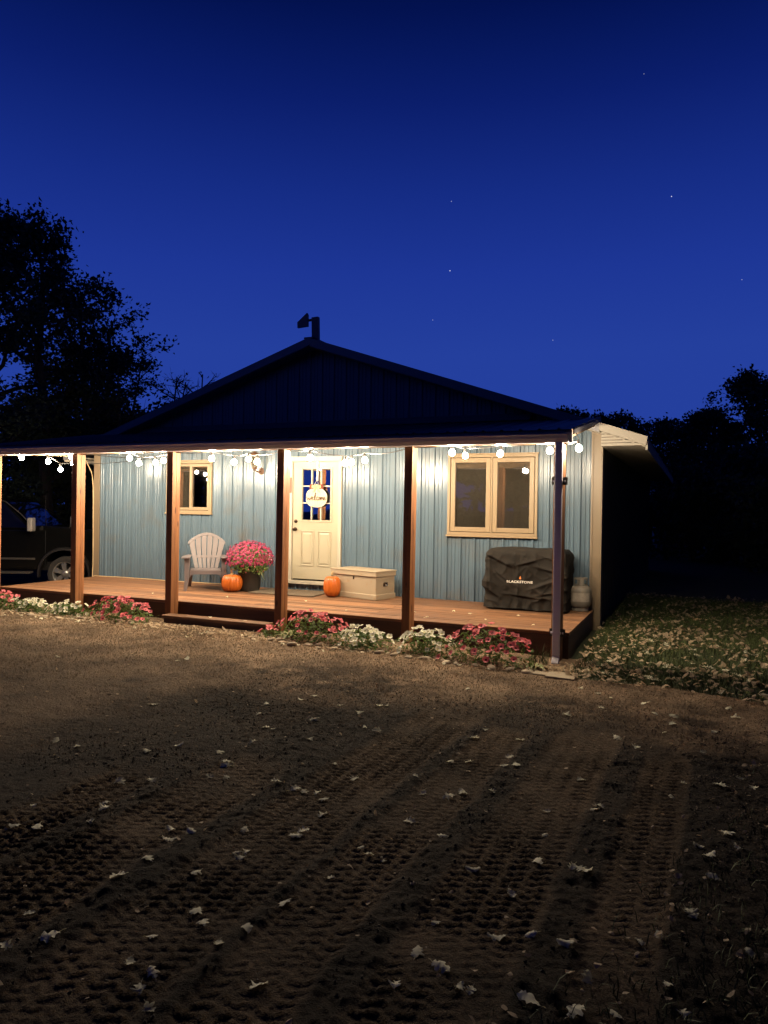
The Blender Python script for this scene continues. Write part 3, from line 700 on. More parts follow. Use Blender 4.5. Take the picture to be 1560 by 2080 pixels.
light_string(B[:9], 'string of glowing globe bulbs under the roof end nearest the parked truck', {0: [(-4.45, -2.36, zf)], 3: [(-2.9, -.2, 2.33 + ZD)], 5: [(-2.5, -2.36, zf)], 9: [(-.75, -2.36, zf)]})
light_string(B[9:17], 'string of glowing globe bulbs above the chair and the cream door', {0: [(-.62, -2.36, zf)], 4: [(1.22, -2.36, zf)], 8: [(3.1, -2.36, zf)]})
light_string(B[17:], 'string of glowing globe bulbs above the covered grill', {0: [(3.15, -2.36, zf)], 4: [(5.06, -2.36, zf)], 5: [(5.10, -2.0, 2.40 + ZD)]})

# little plant on the sill inside the slider
sp_ = thing('sill_plant', 'small leafy plant in a pale pot on the sill inside the slider window', 'house plant', (-1.86, .12, WS[2] + .002))
MB().lathe([(.030, 0), (.042, .06), (.046, .062), (.046, .075), (.036, .072), (.004, .066)], 14).build('pot', 'outlet_white', sp_, smooth=40)
for k in range(11):
    a = k * 2.4; l = .07 + .02 * math.sin(k * 1.7); c, s_ = math.cos(a), math.sin(a); m = MB()
    m.add([(0, 0, .06), (c * l * .5 - s_ * .02, s_ * l * .5 + c * .02, .06 + l * .75), (c * l, s_ * l, .06 + l * .7), (c * l * .5 + s_ * .02, s_ * l * .5 - c * .02, .06 + l * .75)], [(0, 1, 2), (0, 2, 3)]); m.build('leaf', 'leaf_lime', sp_)
# wall lantern
wl = thing('wall_lantern', 'brown wall lantern with tapered glass mounted beside the door', 'lantern', (-.66, 0, 2.06 + ZD))
m = MB(); m.lathe([(.062, 0), (.066, .01), (.05, .022), (.02, .03)], 16); o = m.build('back_plate', 'lantern_metal', wl, smooth=40); o.rotation_euler = (math.pi / 2, 0, 0); o.location = (0, -.02, 0)
MB().tube([(0, -.03, 0), (0, -.10, -.015), (-.03, -.15, -.005), (-.05, -.17, .03)], .013, 8).build('arm', 'lantern_metal', wl, smooth=60)
LC = (-.05, -.17, .03)
MB().lathe([(.05, 0), (.055, .012), (.05, .03), (.045, .032)], 6, LC).build('cup', 'lantern_metal', wl)
g_ = MB(); g_.lathe([(.047, .032), (.088, .25)], 6, LC, cap=False); g_.build('glass', 'lantern_glass', wl)
for k in range(6):
    t = k * math.pi / 3; c, s = math.cos(t), math.sin(t)
    MB().tube([(LC[0] + .049 * c, LC[1] + .049 * s, LC[2] + .03), (LC[0] + .09 * c, LC[1] + .09 * s, LC[2] + .252)], .005, 4).build('rib', 'lantern_metal', wl)
MB().lathe([(.098, .25), (.095, .262), (.04, .30), (.014, .31), (.014, .335), (.004, .345)], 6, LC).build('cap', 'lantern_metal', wl)
MB().lathe([(.012, .03), (.012, .11), (.004, .13)], 8, LC).build('candle', 'outlet_white', wl)

# welcome sign, its cord and the over-door strap
sg = thing('welcome_sign', 'cream wooden pumpkin sign reading welcome hanging on the cream door', 'sign', (.485, -.060, 1.60 + ZD))
pts = []
for k in range(48):
    t = 2 * math.pi * k / 48
    rx_, rz_ = .205, .165
    bump = 1 + .035 * abs(math.cos(2.5 * t)) - .03
    pts.append((rx_ * math.copysign(abs(math.cos(t)) ** .82, math.cos(t)) * bump, rz_ * math.copysign(abs(math.sin(t)) ** .82, math.sin(t)) * bump))
MB().prism(pts, -.008, 0.).build('board', 'sign_cream', sg)
for q in (-.75, -.45, -.15, .15, .45, .75):
    MB().tube([(.195 * q * math.cos(u) ** .8, -.0095, .15 * math.sin(u)) for u in np.linspace(-1.4, 1.4, 13)], .0022, 4).build('lobe_line', 'sign_line', sg)
strokes = [[(0, .5), (.03, .25), (.06, .02), (.1, .2), (.13, .4), (.16, .1), (.19, .0), (.24, .3), (.28, .55)],
           [(.27, .18), (.34, .26), (.39, .4), (.36, .5), (.31, .4), (.31, .15), (.36, .03), (.44, .12), (.50, .5), (.55, .95), (.52, 1.05), (.48, .8), (.46, .3), (.49, .02), (.54, .05)],
           [(.66, .4), (.62, .5), (.57, .35), (.58, .1), (.63, .02), (.68, .12)], [(.73, .45), (.68, .3), (.69, .08), (.74, .02), (.78, .2), (.77, .42), (.73, .45), (.8, .42)],
           [(.81, .45), (.82, .2), (.82, .02), (.85, .35), (.89, .47), (.9, .2), (.9, .02), (.93, .35), (.97, .45), (.985, .2), (.99, .03), (1.03, .15), (1.09, .35), (1.08, .48), (1.03, .42), (1.02, .15), (1.07, .03), (1.15, .14)]]
for st in strokes:
    MB().tube([(-.185 + a * .325, -.012, -.045 + b * .125) for a, b in st], .0065, 5).build('lettering', 'sign_ink', sg, smooth=60)
MB().prism([(-.02, .14), (-.032, .21), (-.005, .235), (.025, .225), (.02, .14)], -.006, 0).build('stem', 'sign_bow', sg)
for sx in (-1, 1):
    MB().prism([(0, .165), (sx * .03, .21), (sx * .085, .215), (sx * .092, .175), (sx * .04, .16)], -.022, -.010).build('bow_loop', 'sign_bow', sg, bevel=.004)
    MB().prism([(0, .16), (sx * .022, .165), (sx * .075, .10), (sx * .05, .085)], -.019, -.011).build('bow_tail', 'sign_bow', sg)
    MB().prism([(sx * .015, .17), (sx * .06, .225), (sx * .12, .235), (sx * .135, .19), (sx * .14, .155), (sx * .07, .15)], -.009, -.003).build('leaf', 'sign_leaf', sg)
MB().tube([(-.07, -.004, .17), (0, -.004, .30), (.07, -.004, .17)], .004, 5).build('hanging_cord', 'hook_white', sg)
hk = thing('door_hook', 'white over-door hook strap holding the welcome sign', 'hook', (.485, -.045, 2.22 + ZD))
m = MB(); m.box((-.014, .004, -.33), (.014, .009, .004)); m.build('strap', 'hook_white', hk)
m = MB(); m.tube([(0, .004, -.30), (0, -.018, -.325), (0, -.028, -.30), (0, -.026, -.27)], .007, 6); m.build('hook', 'hook_white', hk)

# outlet with a plugged-in cord
ol = thing('wall_outlet', 'pale weatherproof outlet box on the blue wall beside the potted mum', 'outlet', (-.46, 0, .53 + ZD))
MB().box((-.055, -.058, -.07), (.055, -.018, .07)).build('box', 'outlet_white', ol, bevel=.006)
MB().box((-.06, -.066, .062), (.06, -.02, .075)).build('lid', 'outlet_white', ol, bevel=.004)
m = MB(); m.lathe([(.020, 0), (.020, .004)], 12); o = m.build('socket_hole', 'black', ol); o.location = (0, -.058, .02); o.rotation_euler = (math.pi / 2, 0, 0)
MB().box((-.016, -.095, -.045), (.016, -.059, -.005)).build('plug', 'outlet_white', ol, bevel=.005)
pts = [(-.46, -.09, .50 + ZD), (-.47, -.13, .42 + ZD), (-.56, -.16, .22 + ZD), (-.66, -.12, .05 + ZD), (-.8, -.07, .012 + ZD)]
x = -.8
while x > -4.42:
    x -= .16; pts.append((x, -.065 + .022 * math.sin(x * 3.1) + .012 * math.sin(x * 7.7), ZD + .012))
pts += [(-4.52, -.10, ZD + .012), (-4.535, -.075, ZD + .3), (-4.56, -.06, ZD + 1.1), (-4.58, -.06, ZD + 1.85), (-4.54, -.2, ZD + 2.15), (-4.46, -.6, ZD + 2.33), (-4.42, -2.2, ZD + 2.26)]
# smooth
P = [Vector(p) for p in pts]; sm = []
for i in range(len(P) - 1):
    p0, p1, p2, p3 = P[max(0, i - 1)], P[i], P[i + 1], P[min(len(P) - 1, i + 2)]
    for k in range(4):
        t = k / 4; sm.append(.5 * ((2 * p1) + (-p0 + p2) * t + (2 * p0 - 5 * p1 + 4 * p2 - p3) * t * t + (-p0 + 3 * p1 - 3 * p2 + p3) * t ** 3))
sm.append(P[-1])
m = MB(); m.tube([v - Vector((-2, -.07, ZD)) for v in sm], .0085, 6)
o = m.build('extension_cord', 'cord_tan', smooth=60, loc=(-2, -.07, ZD)); tag(o, 'tan extension cord lying along the foot of the blue wall', 'cord')

# ------------------------------------------------------------------ adirondack chair (faces -y in its own frame)
ch = thing('adirondack_chair', 'taupe plastic adirondack chair on the deck below the small window', 'chair', (-1.30, -.72, ZD + .002), math.radians(36))
tilt = math.radians(22)
def bk(u, w, t=0.):
    """point on the back: u across, w along the back, t thickness"""
    y = .17 + w * math.sin(tilt) + t * math.cos(tilt); z = .30 + w * math.cos(tilt) - t * math.sin(tilt); return (u, y - .05 * (u / .28) ** 2 * .6, z)
def half(w): return .185 + .115 * min(1, w / .50)
def top(u): return .70 - .16 * (abs(u) / .30) ** 2.0
ns = 6
for i in range(ns):
    f0, f1 = -1 + 2 * i / ns, -1 + 2 * (i + 1) / ns
    m = MB(); n = 10; g = .008
    rows = []
    for k in range(n + 1):
        q = k / n
        def edge(f, sgn):
            uu = f * half(.6 * q); w = q * (top(f * .30) - .035); uu = f * half(w) + (sgn * g if abs(f) < .99 else 0); return uu, w
        a, b = edge(f0, 1), edge(f1, -1); rows.append((bk(a[0], a[1]), bk(b[0], b[1]), bk(b[0], b[1], .022), bk(a[0], a[1], .022)))
    vs = [v for r in rows for v in r]
    fs = [(4 * k + j, 4 * k + (j + 1) % 4, 4 * k + 4 + (j + 1) % 4, 4 * k + 4 + j) for k in range(n) for j in range(4)] + [(0, 1, 2, 3), (4 * n + 3, 4 * n + 2, 4 * n + 1, 4 * n)]
    m.add(vs, fs); m.build('back_slat', 'chair_plastic', ch, smooth=45)
m = MB(); vs = []; n = 24                                          # arched top rim
for k in range(n + 1):
    u = -.31 + .62 * k / n; w1 = top(u) ; uu = u * (half(w1) + .01) / .30
    for (dw, t) in ((-.05, -.008), (0, -.012), (0.004, .03), (-.05, .028)): vs.append(bk(uu, w1 + dw, t))
m.add(vs, [(4 * k + j, 4 * k + (j + 1) % 4, 4 * k + 4 + (j + 1) % 4, 4 * k + 4 + j) for k in range(n) for j in range(4)] + [(0, 1, 2, 3), (4 * n + 3, 4 * n + 2, 4 * n + 1, 4 * n)])
m.build('top_rail', 'chair_plastic', ch, smooth=50)
for w_ in (.0, .235):
    m = MB(); vs = []; n = 8
    for k in range(n + 1):
        u = (-1 + 2 * k / n) * (half(w_) + .004)
        for (dw, t) in ((0, -.003), (.045, -.003), (.045, .02), (0, .02)): vs.append(bk(u, w_ + dw, t))
    m.add(vs, [(4 * k + j, 4 * k + (j + 1) % 4, 4 * k + 4 + (j + 1) % 4, 4 * k + 4 + j) for k in range(n) for j in range(4)] + [(0, 1, 2, 3), (4 * n + 3, 4 * n + 2, 4 * n + 1, 4 * n)])
    m.build('cross_rail', 'chair_plastic', ch, smooth=50)
for i in range(5):                                                  # seat slats, sloping back
    y0 = -.30 + i * .098; z0 = .372 - .055 * (i / 4) - (.012 if i == 0 else 0)
    m = MB(); m.box((-.255, y0, z0 - .022), (.255, y0 + .09, z0)); m.build('seat_slat', 'chair_plastic', ch, bevel=.008)
m = MB(); pr = [(-.265, .345), (-.255, .345), (.255, .345), (.265, .345), (.265, .20), (.235, .255), (.19, .275), (-.19, .275), (-.235, .255), (-.265, .20)]
m.prism(pr, -.325, -.30); m.build('apron', 'chair_plastic', ch, bevel=.006)
for sx in (-1, 1):
    # front leg, flared and tapered, carrying the arm
    m = MB(); vs = []
    for (z, x0, x1, y0, y1) in ((0, .30, .355, -.36, -.27), (.18, .272, .34, -.35, -.25), (.40, .262, .345, -.345, -.22), (.545, .255, .35, -.345, -.20)):
        vs += [(sx * x0, y0, z), (sx * x1, y0, z), (sx * x1, y1, z), (sx * x0, y1, z)]
    m.add(vs, [(4 * k + j, 4 * k + (j + 1) % 4, 4 * k + 4 + (j + 1) % 4, 4 * k + 4 + j) for k in range(3) for j in range(4)] + [(0, 1, 2, 3), (15, 14, 13, 12)])
    m.build('leg', 'chair_plastic', ch, bevel=.006)
    m = MB(); vs = []
    for (z, x0, x1, y0, y1) in ((0, .262, .318, .36, .43), (.20, .235, .29, .26, .36), (.34, .21, .265, .14, .27)):
        vs += [(sx * x0, y0, z), (sx * x1, y0, z), (sx * x1, y1, z), (sx * x0, y1, z)]
    m.add(vs, [(4 * k + j, 4 * k + (j + 1) % 4, 4 * k + 4 + (j + 1) % 4, 4 * k + 4 + j) for k in range(2) for j in range(4)] + [(0, 1, 2, 3), (11, 10, 9, 8)])
    m.build('leg', 'chair_plastic', ch, bevel=.006)
    m = MB(); m.prism([(sx * .25, -.40), (sx * .30, -.425), (sx * .37, -.41), (sx * .40, -.34), (sx * .39, -.1), (sx * .35, .12), (sx * .315, .26), (sx * .25, .26), (sx * .255, .05), (sx * .25, -.2)], .545, .57, axis='z')
    m.build('arm', 'chair_plastic', ch, bevel=.007)
    m = MB(); m.prism([(-.30, .345), (-.30, .30), (.24, .20), (.27, .25), (.2, .32)], sx * .235, sx * .258, axis='x'); m.build('side_rail', 'chair_plastic', ch)

# ------------------------------------------------------------------ pumpkins
def pumpkin(loc, r, h, nr, lean, label, stem, seed):
    t = thing('pumpkin', label, 'pumpkin', loc, seed, 'pumpkins on the deck')
    prof = []
    for k in range(19):
        a = -math.pi / 2 + math.pi * k / 18
        rr = r * abs(math.cos(a)) ** .62; z = h / 2 + h / 2 * math.copysign(abs(math.sin(a)) ** .86, math.sin(a))
        if k > 14: z -= h * .06 * (k - 14) / 4
        prof.append((max(rr, .006), z))
    def fn(q, z, th): return q * (1 - .075 * (1 - abs(math.sin(nr * th / 2 + .3 * math.sin(th))) ** .7) + .02 * math.sin(2 * th + seed))
    m = MB(); m.lathe(prof, 96, fn=fn); m.v = [(x + lean * z, y, z) for x, y, z in m.v]; m.build('skin', 'pumpkin_skin', t, smooth=80)
    m = MB(); m.tube([(lean * h + a, b, h * .93 + c) for a, b, c in stem], [.034, .021, .017, .018, .014], 7); m.build('stem', 'pumpkin_stem', t, smooth=50)
pumpkin((-.66, -.86, ZD), .172, .30, 15, 0, 'round orange pumpkin sitting in front of the black flower pot', [(0, 0, 0), (-.004, 0, .03), (-.008, 0, .06), (-.012, -.005, .085), (-.02, -.01, .11)], .4)
pumpkin((1.10, -.62, ZD), .142, .345, 13, .03, 'tall orange pumpkin leaning at the end of the white chest', [(0, 0, 0), (.006, 0, .03), (.02, 0, .055), (.045, -.01, .07), (.07, -.015, .068)], 2.1)

# ------------------------------------------------------------------ potted mum
pm = thing('potted_mum', 'dome of magenta chrysanthemums in a ribbed black pot beside the chair', 'potted flower', (-.50, -.58, ZD))
m = MB(); m.lathe([(.155, 0), (.165, .012), (.168, .03), (.175, .06), (.20, .40), (.212, .405), (.215, .435), (.195, .44), (.185, .40), (.02, .38)], 96, fn=lambda q, z, th: q + (.0045 * math.sin(th * 32) if .05 < z < .39 and q > .17 else 0))
m.build('pot', 'pot_black', pm, smooth=70)
def dome_pts(n, rx_, rz_, zc, low, jit, seed):
    r = np.random.default_rng(seed); k = np.arange(n) + .5
    z = 1 - (1 - low) * k / n; ph_ = k * 2.39996
    q = np.sqrt(np.clip(1 - z * z, 0, 1)); N = np.stack([q * np.cos(ph_), q * np.sin(ph_), z], 1) + r.normal(0, jit, (n, 3))
    return np.stack([N[:, 0] * rx_, N[:, 1] * rx_, zc + N[:, 2] * rz_], 1), N / np.linalg.norm(N, axis=1)[:, None]
def scatter_quads(P, N, size, seed, aspect=.55, flop=.5):
    """leaf-sized faces (two triangles folded on the midrib) at P, roughly along N"""
    r = np.random.default_rng(seed); n = len(P)
    T = r.normal(0, 1, (n, 3)); N2 = N + r.normal(0, flop, (n, 3)); N2 /= np.linalg.norm(N2, axis=1)[:, None]
    T = T - (T * N2).sum(1)[:, None] * N2; T /= np.linalg.norm(T, axis=1)[:, None] + 1e-9; Bt = np.cross(N2, T)
    s = size * r.uniform(.6, 1.3, (n, 1)); w = s * aspect
    V = np.stack([P - T * s * .5, P + Bt * w * .5 - N2 * s * .12, P + T * s * .5, P - Bt * w * .5 - N2 * s * .12], 1).reshape(-1, 3)
    F = (np.arange(n)[:, None] * 4 + np.array([[0, 1, 2, 3]]))
    return V, F
P_, N_ = dome_pts(900, .33, .26, .47, -.55, .13, 3); P_ *= rng.uniform(.75, 1.0, (900, 1)) * np.array([1, 1, 1]) + np.array([0, 0, 0]); P_[:, 2] += .06
V, F = scatter_quads(P_, N_, .06, 4); link('foliage', fast_mesh('foliage', V, F, 'leaf_green'), pm)
def blossom_cloud(P, N, r0, mats, seed, petals=8):
    """small rosettes joined to one mesh"""
    r = np.random.default_rng(seed); vs = []; fs = []
    for p, nrm in zip(P, N):
        nrm = Vector(nrm + r.normal(0, .25, 3)).normalized(); a = nrm.orthogonal().normalized(); b = nrm.cross(a); R0 = r0 * r.uniform(.7, 1.25); o = len(vs); p = Vector(p)
        vs.append(p + nrm * R0 * .55)
        for k in range(petals * 2):
            t = math.pi * k / petals; q = R0 * (1.0 if k % 2 == 0 else .62); vs.append(p + (a * math.cos(t) + b * math.sin(t)) * q + nrm * (R0 * (.15 if k % 2 == 0 else .35)))
        n = petals * 2; fs += [(o, o + 1 + k, o + 1 + (k + 1) % n) for k in range(n)]
    return fast_mesh('blossom_mass', np.array([tuple(v) for v in vs]), np.array(fs), mats)
P_, N_ = dome_pts(950, .385, .30, .47, -.25, .05, 9); P_[:, 2] += .06
P_[:, 0] *= 1 + .05 * np.sin(P_[:, 2] * 20)
o = link('blossom_mass', blossom_cloud(P_, N_, .021, 'mum_petal', 11), pm); o['kind'] = 'stuff'
P_, N_ = dome_pts(150, .37, .29, .44, -.45, .1, 19); k_ = P_[:, 2] < .52; P_ = P_[k_]; P_[:, 2] += .03
o = link('bud_mass', blossom_cloud(P_, N_[k_], .014, 'mum_bud', 12, 5), pm); o['kind'] = 'stuff'
for k in range(9):
    a = -.5 + .16 * k; q = Vector((math.cos(a), math.sin(a) * .5 - .3, 0)); m = MB()
    m.tube([(q.x * .1, q.y * .1, .42), (q.x * .25, q.y * .25, .40 - .015 * k), (q.x * .36, q.y * .36, .32 - .02 * k + (.1 if k % 2 else 0))], .003, 4); m.build('stem', 'leaf_lime', pm)

# ------------------------------------------------------------------ white chest
cang = math.radians(-15.5)
ct = thing('wooden_chest', 'worn cream painted blanket chest standing against the blue wall', 'chest', (1.53, -.36, ZD + .002), cang)
cw, cd, chh = .46, .235, .36
m = MB(); m.box((-cw, -cd, .012), (cw, cd, chh)); m.build('body', 'chest_paint', ct, bevel=.005)
m = MB(); m.box((-cw - .014, -cd - .014, 0), (cw + .014, cd + .014, .085)); m.build('base_moulding', 'chest_paint', ct, bevel=.008)
m = MB(); m.box((-cw - .018, -cd - .02, chh + .001), (cw + .018, cd + .018, chh + .075)); m.build('lid', 'chest_paint', ct, bevel=.006)
m = MB(); m.box((-cw - .026, -cd - .028, chh + .0755), (cw + .026, cd + .026, chh + .090)); m.build('lid_top', 'chest_paint', ct, bevel=.005)
m = MB(); ring(m, -.05, .05, -.03, .03, .010, -.004, .008); m.box((-.04, .001, -.02), (.04, .003, .02)); o = m.build('handle_plate', 'bronze', ct); o.location = (cw + .003, .0, .235); o.rotation_euler = (0, 0, math.pi / 2)
m = MB(); m.tube([(-.03, -.012, .012), (-.026, -.02, -.012), (.026, -.02, -.012), (.03, -.012, .012)], .006, 6); o = m.build('handle', 'chrome', ct); o.location = (cw + .003, .0, .235); o.rotation_euler = (0, 0, math.pi / 2)
MB().box((-.012, -cd - .008, chh - .06), (.012, -cd - .0005, chh - .015)).build('lock', 'bronze', ct)

# ------------------------------------------------------------------ door mat
dm = MB(); dm.box((-.60, -.36, 0), (.60, .36, .016)); o = dm.build('door_mat', 'coir', bevel=.005, loc=(.25, -.50, ZD + .003)); o.rotation_euler = (0, 0, math.radians(3)); tag(o, 'flat brown coir mat lying in front of the door', 'mat')

# ------------------------------------------------------------------ covered griddle
gr = thing('covered_grill', 'large grill wrapped in a wrinkled black fabric cover under the big window', 'grill', (4.225, -.40, ZD + .003))
gw, gd_, gh = .585, .285, .86
NU, NV = 260, 90
CREASE = [(-.62, .82, -.16, .60, .030, .05), (-.16, .62, .22, .74, .022, .04), (.10, .64, .60, .52, .028, .05), (.60, .50, .02, .27, .038, .06), (-.64, .36, -.34, .14, .030, .05), (-.36, .22, .42, .16, .020, .04), (-.52, .78, -.50, .20, .024, .035), (-.10, .14, -.10, .80, .010, .02), (.2, .80, .58, .66, .022, .04), (-.44, .56, -.2, .36, .016, .03), (.1, .2, .6, .3, .018, .04)]
vs = []
def rrect(t, a, b, r):
    """rounded rectangle point by arc fraction t, starting mid front, going +x"""
    segs = [('l', (0, -b), (a - r, -b)), ('a', (a - r, -b + r), -90), ('l', (a, -b + r), (a, b - r)), ('a', (a - r, b - r), 0), ('l', (a - r, b), (-a + r, b)), ('a', (-a + r, b - r), 90), ('l', (-a, b - r), (-a, -b + r)), ('a', (-a + r, -b + r), 180), ('l', (-a + r, -b), (0, -b))]
    lens = [math.hypot(s[2][0] - s[1][0], s[2][1] - s[1][1]) if s[0] == 'l' else math.pi / 2 * r for s in segs]; L_ = sum(lens); d = t * L_
    for s, l in zip(segs, lens):
        if d <= l or s is segs[-1]:
            q = min(1, d / l)
            if s[0] == 'l': p = (s[1][0] + (s[2][0] - s[1][0]) * q, s[1][1] + (s[2][1] - s[1][1]) * q); dx, dy = (s[2][0] - s[1][0]) / l, (s[2][1] - s[1][1]) / l; return p, (dy, -dx)
            a_ = math.radians(s[2] + 90 * q); return (s[1][0] + r * math.cos(a_), s[1][1] + r * math.sin(a_)), (math.cos(a_), math.sin(a_))
        d -= l
for j in range(NV + 1):
    v = j / NV
    for i in range(NU):
        t = i / NU
        prof = 1.0 if v < .86 else 1.0 - .10 * ((v - .86) / .14) ** 2.5
        (x, y), (nx_, ny_) = rrect(t, gw * prof, gd_ * prof, .05)
        z = gh * v
        p = Vector((x * 3.0, y * 3.0, z * 2.2))
        w1 = mnoise.noise(Vector((x * 2.0, y * 2.0 + 4, z * 2.2))); w3 = mnoise.noise(Vector((x * 11 + 3, y * 11, z * 5 - x * 6)))
        ridg = (1 - abs(mnoise.noise(Vector((x * 3.2 + z * 2.6, y * 3.2 + 11, z * 2.4 - x * 1.8))))) ** 6
        rid2 = (1 - abs(mnoise.noise(Vector((x * 5.5 - z * 4.0, y * 5.5 + 3, z * 4.2 + x * 2.8))))) ** 7
        fade = min(1, (1 - v) / .10) if v > .9 else 1
        cr = 0.
        if y < -.1:
            for (ax, az, bx, bz, am, wd) in CREASE:
                ex, ez = bx - ax, bz - az; q = max(0., min(1., ((x - ax) * ex + (z - az) * ez) / (ex * ex + ez * ez))); dx_, dz_ = x - ax - q * ex, z - az - q * ez
                sd = (ex * dz_ - ez * dx_) / math.hypot(ex, ez); dd_ = math.hypot(dx_, dz_); ta = math.sin(math.pi * min(1, q * .9 + .05))
                cr += am * ta * (math.exp(-dd_ / wd) if sd > 0 else math.exp(-(dd_ / (wd * .45)) ** 2))
        d_ = (.024 * w1 + .003 * w3 + .017 * (ridg - .25) + .010 * (rid2 - .2) + cr * 1.25) * fade + .012 * math.sin(t * 2 * math.pi * 21 + 3 * w1) * math.exp(-v / .16)
        flare = .035 * math.exp(-v / .10) * (.6 + .8 * mnoise.noise(Vector((x * 6, y * 6, 1))))
        belly = .035 * math.exp(-((v - .42) / .10) ** 2) * (1 if x < -gw * .9 else .15) - .045 * max(0, (.35 - v)) * (1 if x > 0 else .3)
        d_ += flare + belly
        droop = .022 * (mnoise.noise(Vector((x * 3.4, y * 3.4, 2))) + .6) * (1 - v) ** 2 + .012
        vs.append((x + nx_ * d_, y + ny_ * d_, max(.004, z + droop)))
fs = [(j * NU + i, j * NU + (i + 1) % NU, (j + 1) * NU + (i + 1) % NU, (j + 1) * NU + i) for j in range(NV) for i in range(NU)]
base_o = NV * NU; prev = base_o
for kk in range(1, 7):                                             # top of the cover, closing inwards, slightly crowned
    q = 1 - kk / 7.0; o_ = len(vs)
    for i in range(NU):
        x, y, z = vs[base_o + i]; vs.append((x * q, y * q, z + .018 * (1 - q * q) + .012 * mnoise.noise(Vector((x * q * 5, y * q * 5, 7)))))
    fs += [(prev + i, prev + (i + 1) % NU, o_ + (i + 1) % NU, o_ + i) for i in range(NU)]; prev = o_
vs.append((0, 0, vs[prev][2])); fs += [(prev + i, prev + (i + 1) % NU, len(vs) - 1) for i in range(NU)]
cover_me = MB(); cover_me.add(vs, fs); cov = cover_me.build('cover', 'cover_cloth', gr, smooth=180)
from mathutils.bvhtree import BVHTree
bv = BVHTree.FromPolygons([Vector(v) for v in vs], fs)
def on_cover(x, z, lift=.004):
    h = bv.ray_cast(Vector((x, -2, z)), Vector((0, 1, 0))); return (x, (h[0].y if h[0] else -gd_) - lift, z)
fc = bpy.data.curves.new('cover_text', 'FONT'); fc.body = 'BLACKSTONE'; fc.size = .054; fc.align_x = 'CENTER'; fc.offset = .0016; fc.space_character = 1.06; fc.resolution_u = 3
fo = bpy.data.objects.new('cover_text', fc); col.objects.link(fo)
bpy.context.view_layer.update()
tm = bpy.data.meshes.new_from_object(fo.evaluated_get(bpy.context.evaluated_depsgraph_get())); bpy.data.objects.remove(fo)
mb = MB(); TX, TZ = -.075, .395
tv = [on_cover(TX + v.co.x * 1.05, TZ + v.co.y * .82) for v in tm.vertices]
mb.add(tv, [tuple(p.vertices) for p in tm.polygons]); mb.build('lettering', 'print_white', gr)
fl = [(0, 0), (.014, .004), (.017, .02), (.008, .034), (.010, .05), (-.004, .038), (-.013, .022), (-.012, .006)]
mb = MB(); mb.add([on_cover(TX + .006 + a, TZ + .052 + b) for a, b in fl], [tuple(range(8))]); mb.build('flame_mark', 'print_orange', gr)

# ------------------------------------------------------------------ propane tank
tk = thing('propane_tank', 'grubby white propane tank standing in the deck corner behind the grill', 'gas tank', (4.935, -.22, ZD + .002), .4)
m = MB(); m.lathe([(.10, .055), (.135, .065), (.152, .10), (.155, .13), (.155, .27), (.150, .31), (.125, .345), (.08, .368), (.04, .374)], 32); m.build('body', 'tank_white', tk, smooth=40)
m = MB(); m.lathe([(.115, 0), (.120, .004), (.118, .06), (.112, .06), (.112, 0)], 28, cap=False); m.build('foot_ring', 'tank_white', tk, smooth=40)
m = MB(); n = 28; R_ = .098
for i in range(n):
    t0, t1 = 2 * math.pi * i / n, 2 * math.pi * (i + 1) / n; 
    hole = (i % 7) in (1, 2, 3, 4)
    for (za, zb_) in ([(.345, .378), (.452, .475)] if hole else [(.345, .475)]):
        V_ = []
        for rr in (R_, R_ - .006):
            for t in (t0, t1):
                V_ += [(rr * math.cos(t), rr * math.sin(t), za), (rr * math.cos(t), rr * math.sin(t), zb_)]
        m.add(V_, [(0, 2, 3, 1), (4, 5, 7, 6), (0, 4, 6, 2), (1, 3, 7, 5)])
m.build('collar', 'tank_white', tk)
m = MB(); m.lathe([(.022, .374), (.022, .42), (.03, .425), (.03, .45), (.01, .455)], 12); m.build('valve', 'bronze', tk, smooth=40)
m = MB(); Vq = [(.1565 * math.cos(t), .1565 * math.sin(t), z) for t in np.linspace(-2.6, -.9, 12) for z in (.14, .265)]
m.add(Vq, [(2 * i, 2 * i + 2, 2 * i + 3, 2 * i + 1) for i in range(11)]); m.build('label_sticker', 'tank_label', tk)

# ------------------------------------------------------------------ parked truck (own frame: x forward, near side at y = 0)
tr = thing('parked_truck', 'black pickup truck parked beyond the far end of the porch', 'truck', (-5.66, .26, float(gz(-5.7, .3)) + .012), math.radians(27))
TW = 1.96; HZ = .37
def arc(cx, r, a0, a1, n=10): return [(cx + r * math.cos(math.radians(a0 + (a1 - a0) * k / n)), HZ + r * math.sin(math.radians(a0 + (a1 - a0) * k / n))) for k in range(n + 1)]
prof = [(.90, .52), (.93, .78), (.90, 1.10), (.84, 1.22), (.62, 1.29), (.2, 1.345), (-.45, 1.375), (-.72, 1.36), (-.80, 1.29), (-3.05, 1.29), (-3.10, 1.36), (-5.0, 1.36), (-5.06, .9), (-5.0, .58)]
prof += [(-4.35, .50)] + arc(-3.75, .50, 165, 15) + [(-3.2, .46), (-.56, .46)] + arc(0, .50, 168, 12) + [(.55, .50)]
def bodyslab(y0, y1): m = MB(); m.prism(prof, y0, y1); return m
bodyslab(0.0, TW).build('body', 'truck_paint', tr, bevel=.035)
cabp = [(-.70, 1.30), (-1.32, 1.86), (-1.55, 1.915), (-2.75, 1.915), (-3.02, 1.80), (-3.04, 1.30)]
m = MB(); n = len(cabp)
inset = lambda z: .02 + .20 * (z - 1.29) / .63
m.add([(x, inset(z), z) for x, z in cabp] + [(x, TW - inset(z), z) for x, z in cabp], [tuple(range(n)), tuple(range(2 * n - 1, n - 1, -1))] + [(i, i + n, (i + 1) % n + n, (i + 1) % n) for i in range(n)])
m.build('cab', 'truck_paint', tr, bevel=.03)
